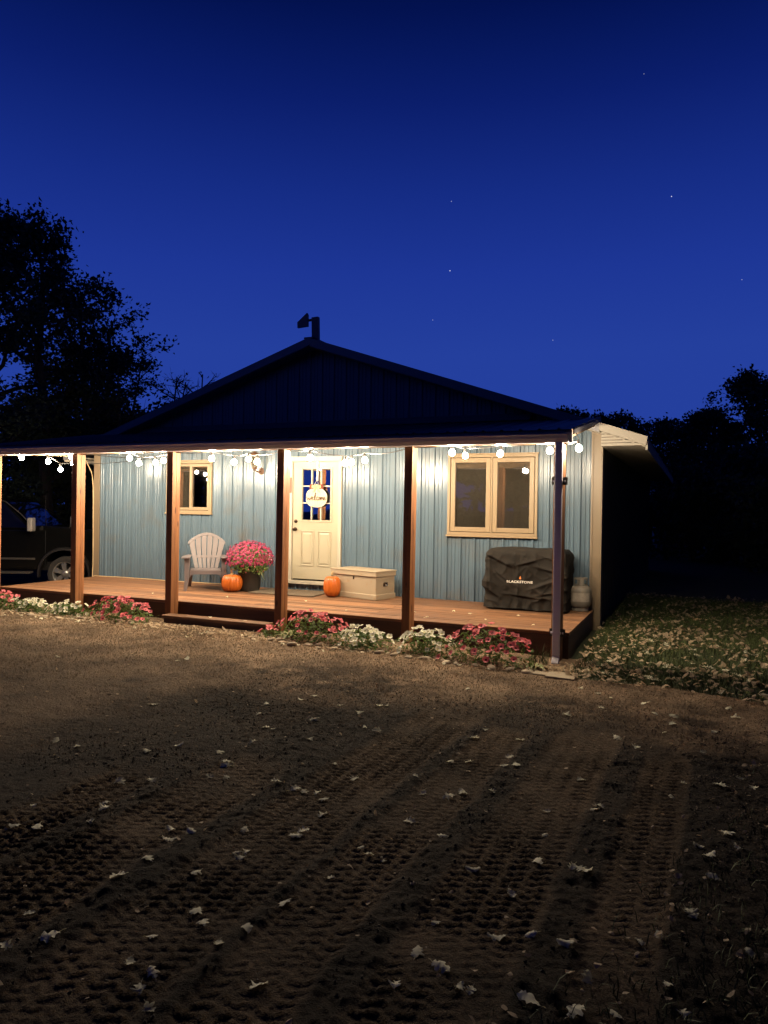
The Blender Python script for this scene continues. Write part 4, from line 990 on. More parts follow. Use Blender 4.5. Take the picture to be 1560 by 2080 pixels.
def side_glass(pts, off=.006):
    for far in (0, 1):
        m = MB(); V = [(x, (inset(z) - off) if not far else TW - inset(z) + off, z) for x, z in pts]; V2 = [(x, y + (.004 if not far else -.004), z) for x, y, z in V]
        k = len(pts); m.add(V + V2, [tuple(range(k)), tuple(range(2 * k - 1, k - 1, -1))] + [(i, i + k, (i + 1) % k + k, (i + 1) % k) for i in range(k)]); m.build('side_window', 'truck_glass', tr)
side_glass([(-.86, 1.325), (-1.36, 1.79), (-1.50, 1.845), (-1.90, 1.845), (-1.90, 1.325)]); side_glass([(-1.99, 1.325), (-1.99, 1.845), (-2.68, 1.845), (-2.86, 1.76), (-2.88, 1.325)])
m = MB(); m.add([(-.735, .14, 1.335), (-.735, TW - .14, 1.335), (-1.285, TW - .26, 1.835), (-1.285, .26, 1.835)], [(0, 1, 2, 3)]); o = m.build('windshield', 'truck_glass', tr); o.location = (.018, 0, .02)
m = MB(); m.add([(-3.05, .2, 1.40), (-3.05, TW - .2, 1.40), (-3.036, TW - .26, 1.78), (-3.036, .26, 1.78)], [(0, 1, 2, 3)]); o = m.build('rear_window', 'truck_glass', tr); o.location = (-.012, 0, 0)
# drip rail along the window top, door seams, mouldings
for s in (0, 1):
    y = lambda v: v if not s else TW - v
    m = MB(); m.tube([(x, y(inset(z) - .012), z) for x, z in ((-.68, 1.36), (-.95, 1.61), (-1.30, 1.865), (-1.56, 1.925), (-2.75, 1.925))], .012, 6); m.build('roof_rail', 'trim_grey' if not s else 'truck_paint', tr, smooth=60)  # near rail greyer than the far one: lit roof edge put into its colour
    a, b = sorted((y(-.014), y(-.001))); MB().box((-3.1, a, .66), (-.60, b, .70)).build('side_moulding', 'trim_grey', tr, bevel=.004)
    a, b = sorted((y(-.13), y(.06))); MB().box((-3.0, a, .375), (-.66, b, .42)).build('running_board', 'trim_grey', tr, bevel=.012)
    for xs0 in (-.40, -1.94, -3.06):
        a, b = sorted((y(-.0025), y(-.0005))); MB().box((xs0, a, .50), (xs0 + .009, b, 1.27)).build('door_seam', 'black', tr)
    for cx in (0, -3.75):
        ring_o, ring_i = arc(cx, .565, 188, -8, 16), arc(cx, .498, 188, -8, 16)
        m = MB(); V = []
        for (ox, oz), (ix, iz) in zip(ring_o, ring_i): V += [(ox, y(-.002), oz), (ox - (ox - ix) * .4, y(-.055), oz - (oz - iz) * .4), (ix, y(-.055), iz), (ix, y(.03), iz)]
        k = len(ring_o); m.add(V, [(4 * i + j, 4 * i + (j + 1) % 4, 4 * i + 4 + (j + 1) % 4, 4 * i + 4 + j) for i in range(k - 1) for j in range(4)]); m.build('fender_flare', 'truck_plastic', tr, smooth=50)
    for xh in (-1.78, -2.90):
        m = MB(); m.tube([(xh - .09, y(-.004), 1.12), (xh - .07, y(-.035), 1.125), (xh + .07, y(-.035), 1.125), (xh + .09, y(-.004), 1.12)], .016, 8); m.build('door_handle', 'chrome', tr, smooth=60)
    # tall tow mirror
    mi = MB(); a, b = sorted((y(-.30), y(-.10))); mi.box((-.655, a, 1.26), (-.555, b, 1.54)); mo = mi.build('mirror', 'mirror_satin', tr, bevel=.02)
    a, b = sorted((y(-.285), y(-.115))); MB().box((-.661, a, 1.36), (-.6565, b, 1.52)).build('mirror_glass', 'truck_glass', mo)
    MB().tube([(-.62, y(-.11), 1.34), (-.66, y(.02), 1.32)], .022, 8).build('mirror_arm', 'truck_plastic', mo)
MB().box((-.54, -.02, 1.30), (-.535, -.015, 1.305)) 
MB().tube([(-.42, .10, 1.37), (-.44, .09, 1.75), (-.43, .09, 2.02)], .004, 5).build('antenna', 'truck_plastic', tr)
# front end
MB().box((.80, -.02, .58), (1.04, TW + .02, .82)).build('bumper', 'chrome', tr, bevel=.03)
MB().box((.895, .42, .86), (.945, TW - .42, 1.16)).build('grille', 'truck_plastic', tr, bevel=.01)
for k in range(4): MB().box((.942, .44, .90 + k * .065), (.955, TW - .44, .925 + k * .065)).build('grille_bar', 'chrome', tr)
for s in (0, 1):
    a, b = ((.05, .40), (TW - .40, TW - .05))[s]; MB().box((.87, a, .90), (.935, b, 1.14)).build('headlight', 'pane_coated', tr, bevel=.015)
    a, b = ((.02, .2), (TW - .2, TW - .02))[s]; MB().box((-5.075, a, .85), (-5.03, b, 1.22)).build('tail_light', 'print_orange', tr, bevel=.01)
MB().box((-5.2, .05, .5), (-5.02, TW - .05, .66)).build('rear_bumper', 'chrome', tr, bevel=.02)
tm_ = MB(); tm_.lathe([(.235, -.10), (.30, -.125), (.352, -.115), (.368, -.08), (.37, 0), (.368, .08), (.352, .115), (.30, .125), (.235, .10)], 36, fn=lambda q, z, t: q - (.010 if q > .36 and int(t * 36 / (2 * math.pi)) % 2 else 0), cap=False)
tyre_me = tm_.mesh('wheel', 'tyre', 35)
rm = MB(); rm.lathe([(.243, -.10), (.250, -.118), (.236, -.112), (.228, -.05), (.222, .08), (.243, .10)], 36, cap=False)
for k in range(6):
    t = 2 * math.pi * k / 6; c, s = math.cos(t), math.sin(t)
    for dt in (-.13, .13):
        c2, s2 = math.cos(t + dt), math.sin(t + dt); V = []
        for (q, w, zz) in ((.05, .030, -.085), (.14, .020, -.10), (.236, .024, -.085)):
            V += [(q * c2 - w * -s2 * -1 * 0 - w * s2, q * s2 + w * c2, zz), (q * c2 + w * s2, q * s2 - w * c2, zz), (q * c2 + w * s2, q * s2 - w * c2, zz + .05), (q * c2 - w * s2, q * s2 + w * c2, zz + .05)]
        rm.add(V, [(4 * i + j, 4 * i + (j + 1) % 4, 4 * i + 4 + (j + 1) % 4, 4 * i + 4 + j) for i in range(2) for j in range(4)] + [(0, 1, 2, 3), (11, 10, 9, 8)])
rm.lathe([(.075, -.04), (.075, -.105), (.055, -.125), (.01, -.13)], 18)
rim_me = rm.mesh('rim', 'rim_alloy', 40)
hub_m = MB(); hub_m.lathe([(.22, .02), (.22, .04), (.02, .04)], 24); hub_me = hub_m.mesh('brake_disc', 'truck_plastic')
for (cx, s) in ((0, 0), (0, 1), (-3.75, 0), (-3.75, 1)):
    o = link('wheel', tyre_me, tr, loc=(cx, .13 if not s else TW - .13, HZ)); o.rotation_euler = (-math.pi / 2 if not s else math.pi / 2, .35, 0)
    if not s: o.rotation_euler = (math.pi / 2 * -1, .35, 0)
    o.scale = (1, 1, 1); rr = link('rim', rim_me, o); dd = link('brake_disc', hub_me, o)
MB().box((-4.6, .25, .42), (.7, TW - .25, .60)).build('chassis', 'truck_plastic', tr)

# ------------------------------------------------------------------ trees
def tree(name, label, loc, h, rad, seed, nleaf, lsize=.15, low=.15, bare=0., cat='tree', group=None, lean=(0, 0), stems=1, mat='leaf_dark', shape=1.0):
    r = np.random.default_rng(seed); t = thing(name, label, cat, loc, 0, group)
    mb = MB(); tips = []
    for sidx in range(stems):
        ang0 = 2 * math.pi * sidx / max(1, stems) + r.uniform(0, 1); sp = (rad * .35 if stems > 1 else 0)
        top = Vector((lean[0] + sp * math.cos(ang0), lean[1] + sp * math.sin(ang0), h * r.uniform(.86, .97)))
        P = []; 
        for k in range(9):
            q = k / 8; P.append(Vector((top.x * q ** 1.3 + .02 * h * r.normal() * q * .6, top.y * q ** 1.3 + .02 * h * r.normal() * q * .6, top.z * q)))
        r0 = h * .020 / math.sqrt(stems)
        mb.tube(P, [r0 * (1.25 if k == 0 else 1) * (1 - .85 * k / 8) + .008 for k in range(9)], 7)
        nl = int(26 / math.sqrt(stems))
        for b in range(nl):
            q = low + (1 - low) * (b + r.random()) / nl; q = min(q, .985)
            k = q * 8; i = min(7, int(k)); s0 = P[i].lerp(P[i + 1], k - i)
            az = b * 2.4 + r.uniform(-.4, .4)
            env = rad * (math.sin(math.pi * min(1, max(.05, (q - low) / (1 - low) * .82 + .16))) ** .7) * shape
            ln = env * r.uniform(.62, 1.12); up = r.uniform(.05, .55) + .5 * q
            d = Vector((math.cos(az), math.sin(az), up)).normalized()
            B_ = [s0]
            for m_ in range(1, 6):
                B_.append(s0 + d * ln * m_ / 5 + Vector((r.normal() * .05, r.normal() * .05, -.03 * (m_ / 5) ** 2 * 3 + r.normal() * .04)) * ln * .6)
            rb = r0 * .42 * (1 - .6 * q) + .010
            mb.tube(B_, [rb * (1 - .82 * m_ / 5) + .004 for m_ in range(6)], 5, cap=False)
            for m_ in (2, 3, 4, 5):
                for c in range(2 if m_ < 5 else 3):
                    d2 = (d + Vector((r.normal(), r.normal(), r.normal() * .7 + .15)) * .75).normalized(); l2 = ln * r.uniform(.18, .42)
                    e0 = B_[m_]; e1 = e0 + d2 * l2 * .55 + Vector((0, 0, r.normal() * .03)); e2 = e0 + d2 * l2
                    mb.tube([e0, e1, e2], [rb * .30 + .004, .006, .003], 4, cap=False); tips += [e1, e2, e2 + d2 * .12 * l2]
                    if r.random() < .8:
                        d3 = (d2 + Vector((r.normal(), r.normal(), r.normal())) * .7).normalized(); e3 = e1 + d3 * l2 * .6
                        mb.tube([e1, e3], [.006, .002], 3, cap=False); tips += [e3, e1.lerp(e3, .6)]
    mb.build('trunk', 'bark', t)
    if nleaf:
        T = np.array([tuple(v) for v in tips]); keep = r.random(len(T)) > bare; T = T[keep]
        c = r.integers(0, len(T), nleaf); P_ = T[c] + r.normal(0, 1, (nleaf, 3)) * np.array([.20, .20, .15]) * (rad / 3.0) ** .5
        N_ = r.normal(0, 1, (nleaf, 3)); N_[:, 2] = np.abs(N_[:, 2]) + .3; N_ /= np.linalg.norm(N_, axis=1)[:, None]
        V, F = scatter_quads(P_, N_, lsize, seed + 1, .62, .3); link('crown', fast_mesh('crown', V, F, mat), t)
    return t
GL = 'trees behind the parked truck'; GR = 'trees standing beyond the house and lawn'
tree('oak_tree', 'tallest broad dark oak rising behind the parked truck', (-15.6, 6.2, -.2), 12.1, 4.0, 11, 20000, .17, .10, group=GL, lean=(.5, -.2))
tree('oak_tree', 'leafy dark oak leaning toward the house beside the tallest one', (-13.3, 6.6, -.2), 11.2, 2.3, 12, 6800, .16, .22, group=GL, lean=(-.3, -.4), shape=.95)
tree('ash_tree', 'many-stemmed dark tree with a rounded top left of the roof', (-13.0, 8.2, -.2), 9.6, 2.2, 13, 8500, .15, .12, stems=4, group=GL)
tree('ash_tree', 'thin dark tree partly hidden between the oak and the many-stemmed tree', (-14.9, 9.6, -.2), 8.6, 2.4, 14, 7000, .16, .10, group=GL)
tree('young_tree', 'slender airy tree with sparse leaves just left of the roof edge', (-11.7, 8.2, -.2), 7.3, 1.4, 15, 4200, .13, .12, bare=.25, stems=3, group=GL)
tree('bare_sapling', 'leafless twiggy sapling branching above the left roof edge', (-9.35, 8.5, -.2), 7.0, 2.0, 16, 160, .11, .25, bare=.6, stems=3, group=GL)
tree('shrub', 'low dark shrub thicket filling the gap under the oaks', (-16.0, 10.2, -.2), 4.9, 3.2, 17, 9000, .18, .03, cat='shrub', stems=4)
tree('shrub', 'low dark shrub below the many-stemmed tree', (-12.6, 10.8, -.2), 4.8, 3.0, 18, 9000, .18, .03, cat='shrub', stems=4)
tree('shrub', 'wide dark bush behind the black truck', (-9.6, 9.6, -.2), 4.0, 2.3, 19, 8000, .17, .03, cat='shrub', stems=4)
for k, (x, y, h_) in enumerate([(-23, 13, 6.2), (-19, 16, 6.4), (-15, 18, 6.4), (-11, 19.5, 6.0), (-26, 9, 6.5)]):
    tree('shrub', 'dense dark thicket of the far wood line behind the truck', (x, y, -.3), h_, 3.4, 120 + k, 9000, .30, .01, cat='shrub', stems=5, group='thicket behind the truck')
RT = [((1.2, 24.6, -.2), 6.9, 1.9, 'young slim dark tree peeping over the right roof slope', 7000), ((2.8, 24.2, -.2), 6.5, 2.0, 'dark bushy tree just past the roof slope end', 8000), ((4.4, 26.6, -.2), 6.6, 2.4, 'even topped dark tree set back above the eave corner', 9000),
      ((5.9, 25.9, -.2), 6.6, 2.2, 'round dark tree between the eave and the big right tree', 9000), ((7.0, 23.0, -.2), 6.9, 2.1, 'dark tree leaning on the side of the tallest lawn tree', 9000), ((8.9, 22.3, -.2), 7.9, 2.9, 'tallest dark broadleaf tree beyond the lawn', 16000), ((10.9, 23.6, -.2), 7.4, 2.6, 'dark broadleaf tree past the tallest lawn tree', 11000)]
for k, (loc, h, rd, lab, nl) in enumerate(RT): tree('broadleaf_tree', lab, loc, h, rd, 40 + k, nl, .17, .06, group=GR, stems=2 if k in (0, 2, 3) else 1)
for k, (x, y, h, rd, lab) in enumerate([(6.4, 17.0, 3.4, 2.0, 'dark shrub close behind the house eave'), (8.4, 16.2, 3.9, 2.3, 'tall dark shrub at the back of the lawn'), (10.6, 17.4, 4.2, 2.5, 'dense dark shrub at the lawn edge under the tallest tree'), (7.2, 20.5, 4.2, 2.3, 'dark shrub in front of the leaning lawn tree'), (9.2, 12.6, 2.8, 1.9, 'low wide shrub on the unlit lawn')]):
    tree('shrub', lab, (x, y, -.2), h, rd, 60 + k, 8000, .17, .02, cat='shrub', stems=4, group='shrubs at the back of the lawn')

# unseen oaks added round the yard to hold back the blue sky light
ADDED_OAKS = [(-4.5, -21, 11), (-.5, -19.5, 12), (3.2, -21.5, 11), (6.8, -19.5, 12.5), (10.2, -18.5, 11.5), (13.2, -15, 12), (14.5, -11, 11), (13.8, -7, 12), (14.8, -3, 11.5), (13.6, 1.2, 11), (14.2, 5.5, 12), (13.2, 9.8, 11), (-17, -20, 11), (-20.5, -17, 12), (-20, -3.5, 11), (-21, -8, 12), (-22, -12.5, 11)]
for k, (x, y, h) in enumerate(ADDED_OAKS):
    tree('oak_tree', 'tall unseen oak added around the yard to block sky light', (x, y, -.2), h, 3.5, 80 + k, 8000, .46, .02, group='unseen oaks added to block sky light')

# ------------------------------------------------------------------ flower bed
def petal_mesh(name, mats, lobes, r0, cup):
    m = MB(); vs = [(0, 0, 0)]; n = lobes * 4
    for k in range(n):
        t = 2 * math.pi * k / n; q = .32; vs.append((r0 * q * math.cos(t), r0 * q * math.sin(t), cup * .35))
    for k in range(n):
        t = 2 * math.pi * k / n; q = 1.0 - .20 * (.5 + .5 * math.cos(lobes * t)) ** 2; vs.append((r0 * q * math.cos(t), r0 * q * math.sin(t), cup * (1.0 + .25 * math.sin(3 * t))))
    m.add(vs, [(0, 1 + k, 1 + (k + 1) % n) for k in range(n)], 1); m.f += [(1 + k, 1 + n + k, 1 + n + (k + 1) % n, 1 + (k + 1) % n) for k in range(n)]; m.m += [0] * n
    me = m.mesh(name, mats, 60); return me
pink_me = petal_mesh('blossom', ['petal_pink', 'petal_eye'], 5, .034, .016)
white_me = petal_mesh('blossom', ['petal_white', 'petal_eye_white'], 5, .034, .012)
def clump(loc, wx, wy, h, n, white, seed, label):
    r = np.random.default_rng(seed); z0 = float(dirt_h(loc[0], loc[1])) - .01
    t = thing('petunia', label, 'flowers', (loc[0], loc[1], z0), 0, 'flower clumps in the bed along the deck')
    nl = int(620 * wx / .5); P_ = r.normal(0, .45, (nl, 3)); P_[:, 0] = np.clip(P_[:, 0], -1, 1) * wx; P_[:, 1] = np.clip(P_[:, 1], -1, 1) * wy
    hh = h * np.sqrt(np.clip(1 - (P_[:, 0] / (wx * 1.1)) ** 2 * .8 - (P_[:, 1] / (wy * 1.1)) ** 2 * .6, .05, 1)); P_[:, 2] = hh * r.uniform(.05, .92, nl)
    N_ = np.stack([P_[:, 0] / wx, P_[:, 1] / wy - .3, np.full(nl, .8)], 1); N_ /= np.linalg.norm(N_, axis=1)[:, None]
    V, F = scatter_quads(P_, N_, .055, seed + 1, .5, .6); link('foliage', fast_mesh('foliage', V, F, 'leaf_green'), t)
    for k in range(n):
        while True:
            u, v = r.uniform(-1, 1, 2)
            if u * u + v * v < 1: break
        if r.random() < .16: u *= 1.22; v *= 1.2
        hz = h * math.sqrt(max(.06, 1 - .8 * u * u - .6 * v * v)) * r.uniform(.72, 1.05) + .015
        if v < -.5: hz *= r.uniform(.4, 1.)
        nrm = Vector((u * .8 + r.normal() * .3, v * .7 - .30 + r.normal() * .3, 1.0)).normalized()
        o = link('blossom', white_me if white else pink_me, t, loc=(u * wx, v * wy, hz)); o.rotation_mode = 'QUATERNION'; o.rotation_quaternion = nrm.to_track_quat('Z', 'Y')
        s = r.uniform(.85, 1.2) * (1.05 if white else 1.08); o.scale = (s, s, s)
    return t
clump((-3.95, -2.78), .58, .24, .30, 60, False, 101, 'pink petunia clump at the deck corner nearest the truck')
clump((-3.10, -2.80), .42, .20, .20, 44, True, 102, 'cream white flower clump beside the petunias nearest the truck')
clump((-2.25, -2.80), .42, .20, .21, 42, True, 103, 'cream white flower clump in front of the second post from the truck')
clump((-1.28, -2.78), .58, .26, .33, 72, False, 104, 'pink petunia clump spreading beside the low step')
clump((1.98, -2.86), .52, .26, .36, 62, False, 105, 'pink petunia clump next to the hosta at the step end')
clump((2.76, -3.0), .38, .23, .25, 56, True, 106, 'rounded cream white flower clump between the last two timber posts')
clump((3.56, -2.98), .38, .23, .29, 56, True, 107, 'rounded cream white flower clump right under the timber post')
clump((4.34, -3.06), .50, .28, .42, 76, False, 108, 'largest pink petunia clump in the bed near the downspout')
clump((1.33, -2.80), .14, .12, .12, 6, False, 109, 'little pink petunia sprig at the end of the low step')
def hosta(loc, n, ln, seed, label, mat='leaf_lime'):
    r = np.random.default_rng(seed); t = thing('hosta', label, 'plant', (loc[0], loc[1], float(dirt_h(loc[0], loc[1])) - .01), 0, 'leafy plants in the bed')
    for k in range(n):
        a = k * 2.4 + r.uniform(-.3, .3); l = ln * r.uniform(.6, 1.1); m = MB(); w = l * r.uniform(.24, .34); el = r.uniform(.5, 1.1); V = []
        for i in range(6):
            q = i / 5; ww = w * math.sin(math.pi * min(1, q * .92 + .06)) ** .8 * .5; x = l * q * math.cos(el * (1 - .9 * q)); z = l * q * math.sin(el * (1 - .7 * q)) - .15 * l * q ** 3
            V += [(x, -ww, z + ww * .35), (x, 0, z), (x, ww, z + ww * .35)]
        m.add(V, [(3 * i + j, 3 * i + j + 1, 3 * i + 4 + j, 3 * i + 3 + j) for i in range(5) for j in (0, 1)]); o = m.build('leaf', mat, t, smooth=80); o.rotation_euler = (0, 0, a); o.location = (.03 * math.cos(a), .03 * math.sin(a), .01)
hosta((1.60, -2.78), 14, .24, 201, 'lime green hosta tuft between the low step and the petunias')
hosta((4.86, -3.02), 12, .15, 202, 'pale lettuce-like plant at the foot of the downspout')
hosta((4.66, -3.16), 9, .13, 203, 'small pale leafy plant in front of the largest petunias')
hosta((6.95, -3.25), 8, .16, 204, 'broad green weed growing in the leafy lawn')
hosta((.02 - .78, -2.95), 8, .11, 205, 'small green weed at the corner of the step', 'leaf_green')
# grass tuft by the downspout
def blades(n, xr, yr, hr, seed, hfun, wid=.006, cond=None, bend=.5):
    r = np.random.default_rng(seed); x = r.uniform(*xr, n); y = r.uniform(*yr, n)
    if cond is not None: k = cond(x, y, r); x, y = x[k], y[k]
    n = len(x); z = hfun(x, y); a = r.uniform(0, 2 * np.pi, n); h = r.uniform(*hr, n); d = r.uniform(0, 2 * np.pi, n); bd = h * r.uniform(.1, bend, n)
    wx, wy = np.cos(a) * wid * .5, np.sin(a) * wid * .5
    b0 = np.stack([x - wx, y - wy, z - .01], 1); b1 = np.stack([x + wx, y + wy, z - .01], 1)
    m0 = np.stack([x - wx * .8 + np.cos(d) * bd * .35, y - wy * .8 + np.sin(d) * bd * .35, z + h * .6], 1); m1 = np.stack([x + wx * .8 + np.cos(d) * bd * .35, y + wy * .8 + np.sin(d) * bd * .35, z + h * .6], 1)
    tp = np.stack([x + np.cos(d) * bd, y + np.sin(d) * bd, z + h], 1)
    V = np.stack([b0, b1, m1, m0, tp], 1).reshape(-1, 3); q = np.arange(n)[:, None] * 5
    F3 = np.concatenate([q + np.array([[0, 1, 2]]), q + np.array([[0, 2, 3]]), q + np.array([[3, 2, 4]])]); return V, F3
V, F = blades(60, (4.72, 4.93), (-2.75, -2.56), (.10, .26), 301, lambda x, y: gz(x, y), .007, None, .8)
o = link('grass_tuft', fast_mesh('grass_tuft', V, F, 'grass')); o['kind'] = 'stuff'; tag(o, 'wispy grass tuft growing beside the downspout', 'grass')
lawn_h = lambda x, y: gz(x, y) + .0
def lawn_cond(x, y, r):
    e = lawn_edge(x, y); dens = .35 + .9 * np.clip(fbm(x * 1.3, y * 1.3, 3) + .35, 0, 1)
    return (e > .0) & (r.random(len(x)) < dens) & ~((x < 5.2) & (y > -2.5))
V, F = blades(80000, (5.1, 9.2), (-4.4, 4.5), (.03, .10), 302, lawn_h, .006, lawn_cond, 1.2)
o = link('lawn_grass', fast_mesh('lawn_grass', V, F, 'grass')); o['kind'] = 'stuff'; tag(o, 'short patchy green grass of the lawn beside the house', 'grass')
def verge_cond(x, y, r): return (r.random(len(x)) < np.clip(verge(x, y) * 1.6 + .1, 0, .8)) & (verge(x, y) > -.1)
V, F = blades(22000, (5.4, 8.5), (-9.6, -4.8), (.015, .06), 303, dirt_h, .005, verge_cond, 1.8)
o = link('verge_grass', fast_mesh('verge_grass', V, F, 'grass')); o['kind'] = 'stuff'; tag(o, 'thin dark grass along the edge of the driveway soil', 'grass')
# short dead straw pressed into the dry soil near the porch
def straw_cond(x, y, r): return (lawn_edge(x, y) < 0) & (track_mask(x, y) < .3) & (r.random(len(x)) < np.clip((y + 5.8) / 2.2 + .6 * fbm(x, y, 3), .02, 1))
V, F = blades(70000, (-6, 7.2), (-6.4, -2.7), (.008, .028), 304, dirt_h, .005, straw_cond, 3.)
o = link('dead_straw', fast_mesh('dead_straw', V, F, 'straw')); o['kind'] = 'stuff'; tag(o, 'short dead straw pressed into the dry soil by the porch', 'straw')
# grit and clods
def pebbles(n, xr, yr, sr, seed, cond, sink=.3):
    r = np.random.default_rng(seed); x = r.uniform(*xr, n); y = r.uniform(*yr, n); k = cond(x, y, r); x, y = x[k], y[k]; n = len(x); s = sr[0] + (sr[1] - sr[0]) * r.random(n) ** 3
    base = np.array([(1, 0, 0), (0, 1, 0), (-1, 0, 0), (0, -1, 0), (0, 0, 1), (0, 0, -1)], float)
    F0 = np.array([(0, 1, 4), (1, 2, 4), (2, 3, 4), (3, 0, 4), (1, 0, 5), (2, 1, 5), (3, 2, 5), (0, 3, 5)])
    J = base[None] * r.uniform(.6, 1.2, (n, 6, 1)) + r.normal(0, .16, (n, 6, 3)); J[:, :, 2] *= .65; a = r.uniform(0, 6.28, n); c, q = np.cos(a)[:, None], np.sin(a)[:, None]
    X = J[:, :, 0] * c - J[:, :, 1] * q; Y = J[:, :, 0] * q + J[:, :, 1] * c
    V = np.stack([X, Y, J[:, :, 2]], 2) * s[:, None, None] * .5 + np.stack([x, y, dirt_h(x, y) + s * .5 * (.65 - sink)], 1)[:, None, :]
    return V.reshape(-1, 3), (np.arange(n)[:, None, None] * 6 + F0[None]).reshape(-1, 3)
dry = lambda x, y, r: (lawn_edge(x, y) < -.02) & (track_mask(x, y) < .3)
V, F = pebbles(44000, (-6, 7.2), (-7.5, -2.62), (.004, .018), 310, dry)
o = link('gravel', fast_mesh('gravel', V, F, 'gravel')); o['kind'] = 'stuff'; tag(o, 'fine gravel and grit scattered over the dry soil', 'gravel')
def churn_c(x, y, r): return (lawn_edge(x, y) < -.02) & (r.random(len(x)) > .93 * track_mask(x, y)) & (r.random(len(x)) < .35 + 1.5 * np.clip(fbm(x * 1.5, y * 1.5, 3), 0, 1))
V, F = pebbles(24000, (2.4, 7.0), (-9.7, -4.7), (.004, .022), 311, churn_c)
o = link('soil_clods', fast_mesh('soil_clods', V, F, 'clod')); o['kind'] = 'stuff'; tag(o, 'loose dark soil clods thrown up between the tyre tracks', 'soil')

# edging stones
def stone_mesh(seed):
    r = np.random.default_rng(seed); m = MB(); pr = [(.02, -.5), (.55, -.42), (.92, -.15), (1., .08), (.85, .32), (.5, .47), (.02, .52)]; ph_ = r.uniform(0, 6, 4)
    m.lathe(pr, 12, fn=lambda q, z, t: q * (1 + .14 * math.sin(2 * t + ph_[0]) + .09 * math.sin(3 * t + ph_[1] + z)))
    return m.mesh('edging_stone', 'stone', 60)
sm_ = [stone_mesh(400 + k) for k in range(6)]
r = np.random.default_rng(5)
spots = [(x, -3.05 - .10 * math.sin(x * 2) + r.normal() * .05) for x in np.linspace(-4.2, -.8, 12)] + [(x, -3.14 - .05 * x * .5 + r.normal() * .05) for x in np.linspace(1.35, 4.85, 19)] + [(-.62, -2.95), (1.62, -3.05), (2.1, -3.16), (2.22, -3.10), (3.95, -3.3)]
for k, (x, y) in enumerate(spots):
    if x > 2.3: y -= .06
    s = r.uniform(.028, .06); o = link('edging_stone', sm_[k % 6], loc=(x, y, float(dirt_h(x, y)) + s * .18), rot=(r.normal() * .15, r.normal() * .15, r.uniform(0, 6)), scale=(s * 1.2, s, s * 1.0))
    right = x > 1
    tag(o, 'rounded tan stone edging the bed between the step and the downspout' if right else 'rounded tan stone edging the bed between the truck and the step', 'stone', 'edging stones right of the step' if right else 'edging stones left of the step')
pv = MB(); pv.prism([(-.15, -.12), (.14, -.15), (.16, .11), (.02, .14), (-.13, .10)], 0, .035, axis='z'); o = pv.build('stone_paver', 'paver', bevel=.006, loc=(5.20, -3.40, float(dirt_h(5.2, -3.4)) - .008)); o.rotation_euler = (0, .02, .1); tag(o, 'flat pale paver slab on the soil below the downspout', 'paver')
pv = MB(); pv.prism([(-.10, -.06), (.10, -.07), (.12, .05), (-.06, .08)], 0, .028, axis='z'); o = pv.build('stone_paver', 'paver', bevel=.005, loc=(4.98, -3.36, float(dirt_h(5.0, -3.36)) - .006)); tag(o, 'smaller broken pale slab next to the flat paver', 'paver')

# ------------------------------------------------------------------ fallen leaves
def leaf_mesh(seed, name='fallen_leaf'):
    r = np.random.default_rng(seed); m = MB(); n = 14; V = []; L_ = 1.; lob = r.uniform(2.2, 3.6); ph0 = r.uniform(0, 3); curl = r.uniform(.25, 1.1) * r.choice([-1, -1, 1]); cup = r.uniform(-.9, .7); lam = r.uniform(.12, .6); tw = r.normal() * .45
    for i in range(n + 1):
        q = i / n; w = .30 * math.sin(math.pi * min(1, q * .93 + .04)) ** .75 * (1 + lam * math.sin(lob * 2 * math.pi * q + ph0)); a = curl * (q - .5)
        x = math.sin(a) / curl; z0 = (1 - math.cos(a)) / abs(curl) * (1 if curl > 0 else -1)
        for sgn in (-1, -.5, 0, .5, 1):
            v = sgn * w * (1 + .12 * r.normal()); z = z0 + cup * v * v * 1.6 + .03 * r.normal() * abs(sgn); t = tw * (q - .5); V.append((x, v * math.cos(t) - 0 * z, z + v * math.sin(t)))
    m.add(V, [(5 * i + j, 5 * i + j + 1, 5 * i + 6 + j, 5 * i + 5 + j) for i in range(n) for j in range(4)])
    zmin = sorted(v[2] for v in m.v)[6]; m.v = [(x, y, z - zmin) for x, y, z in m.v]
    m.tube([(V[2][0] + .02, 0, V[2][2] - zmin), (V[2][0] - .15, .03, V[2][2] - zmin + .05), (V[2][0] - .28, .05, V[2][2] - zmin + .03)], .012, 3)
    return m.mesh(name, 'leaf_dry', 60)
lm = [leaf_mesh(500 + k) for k in range(16)]
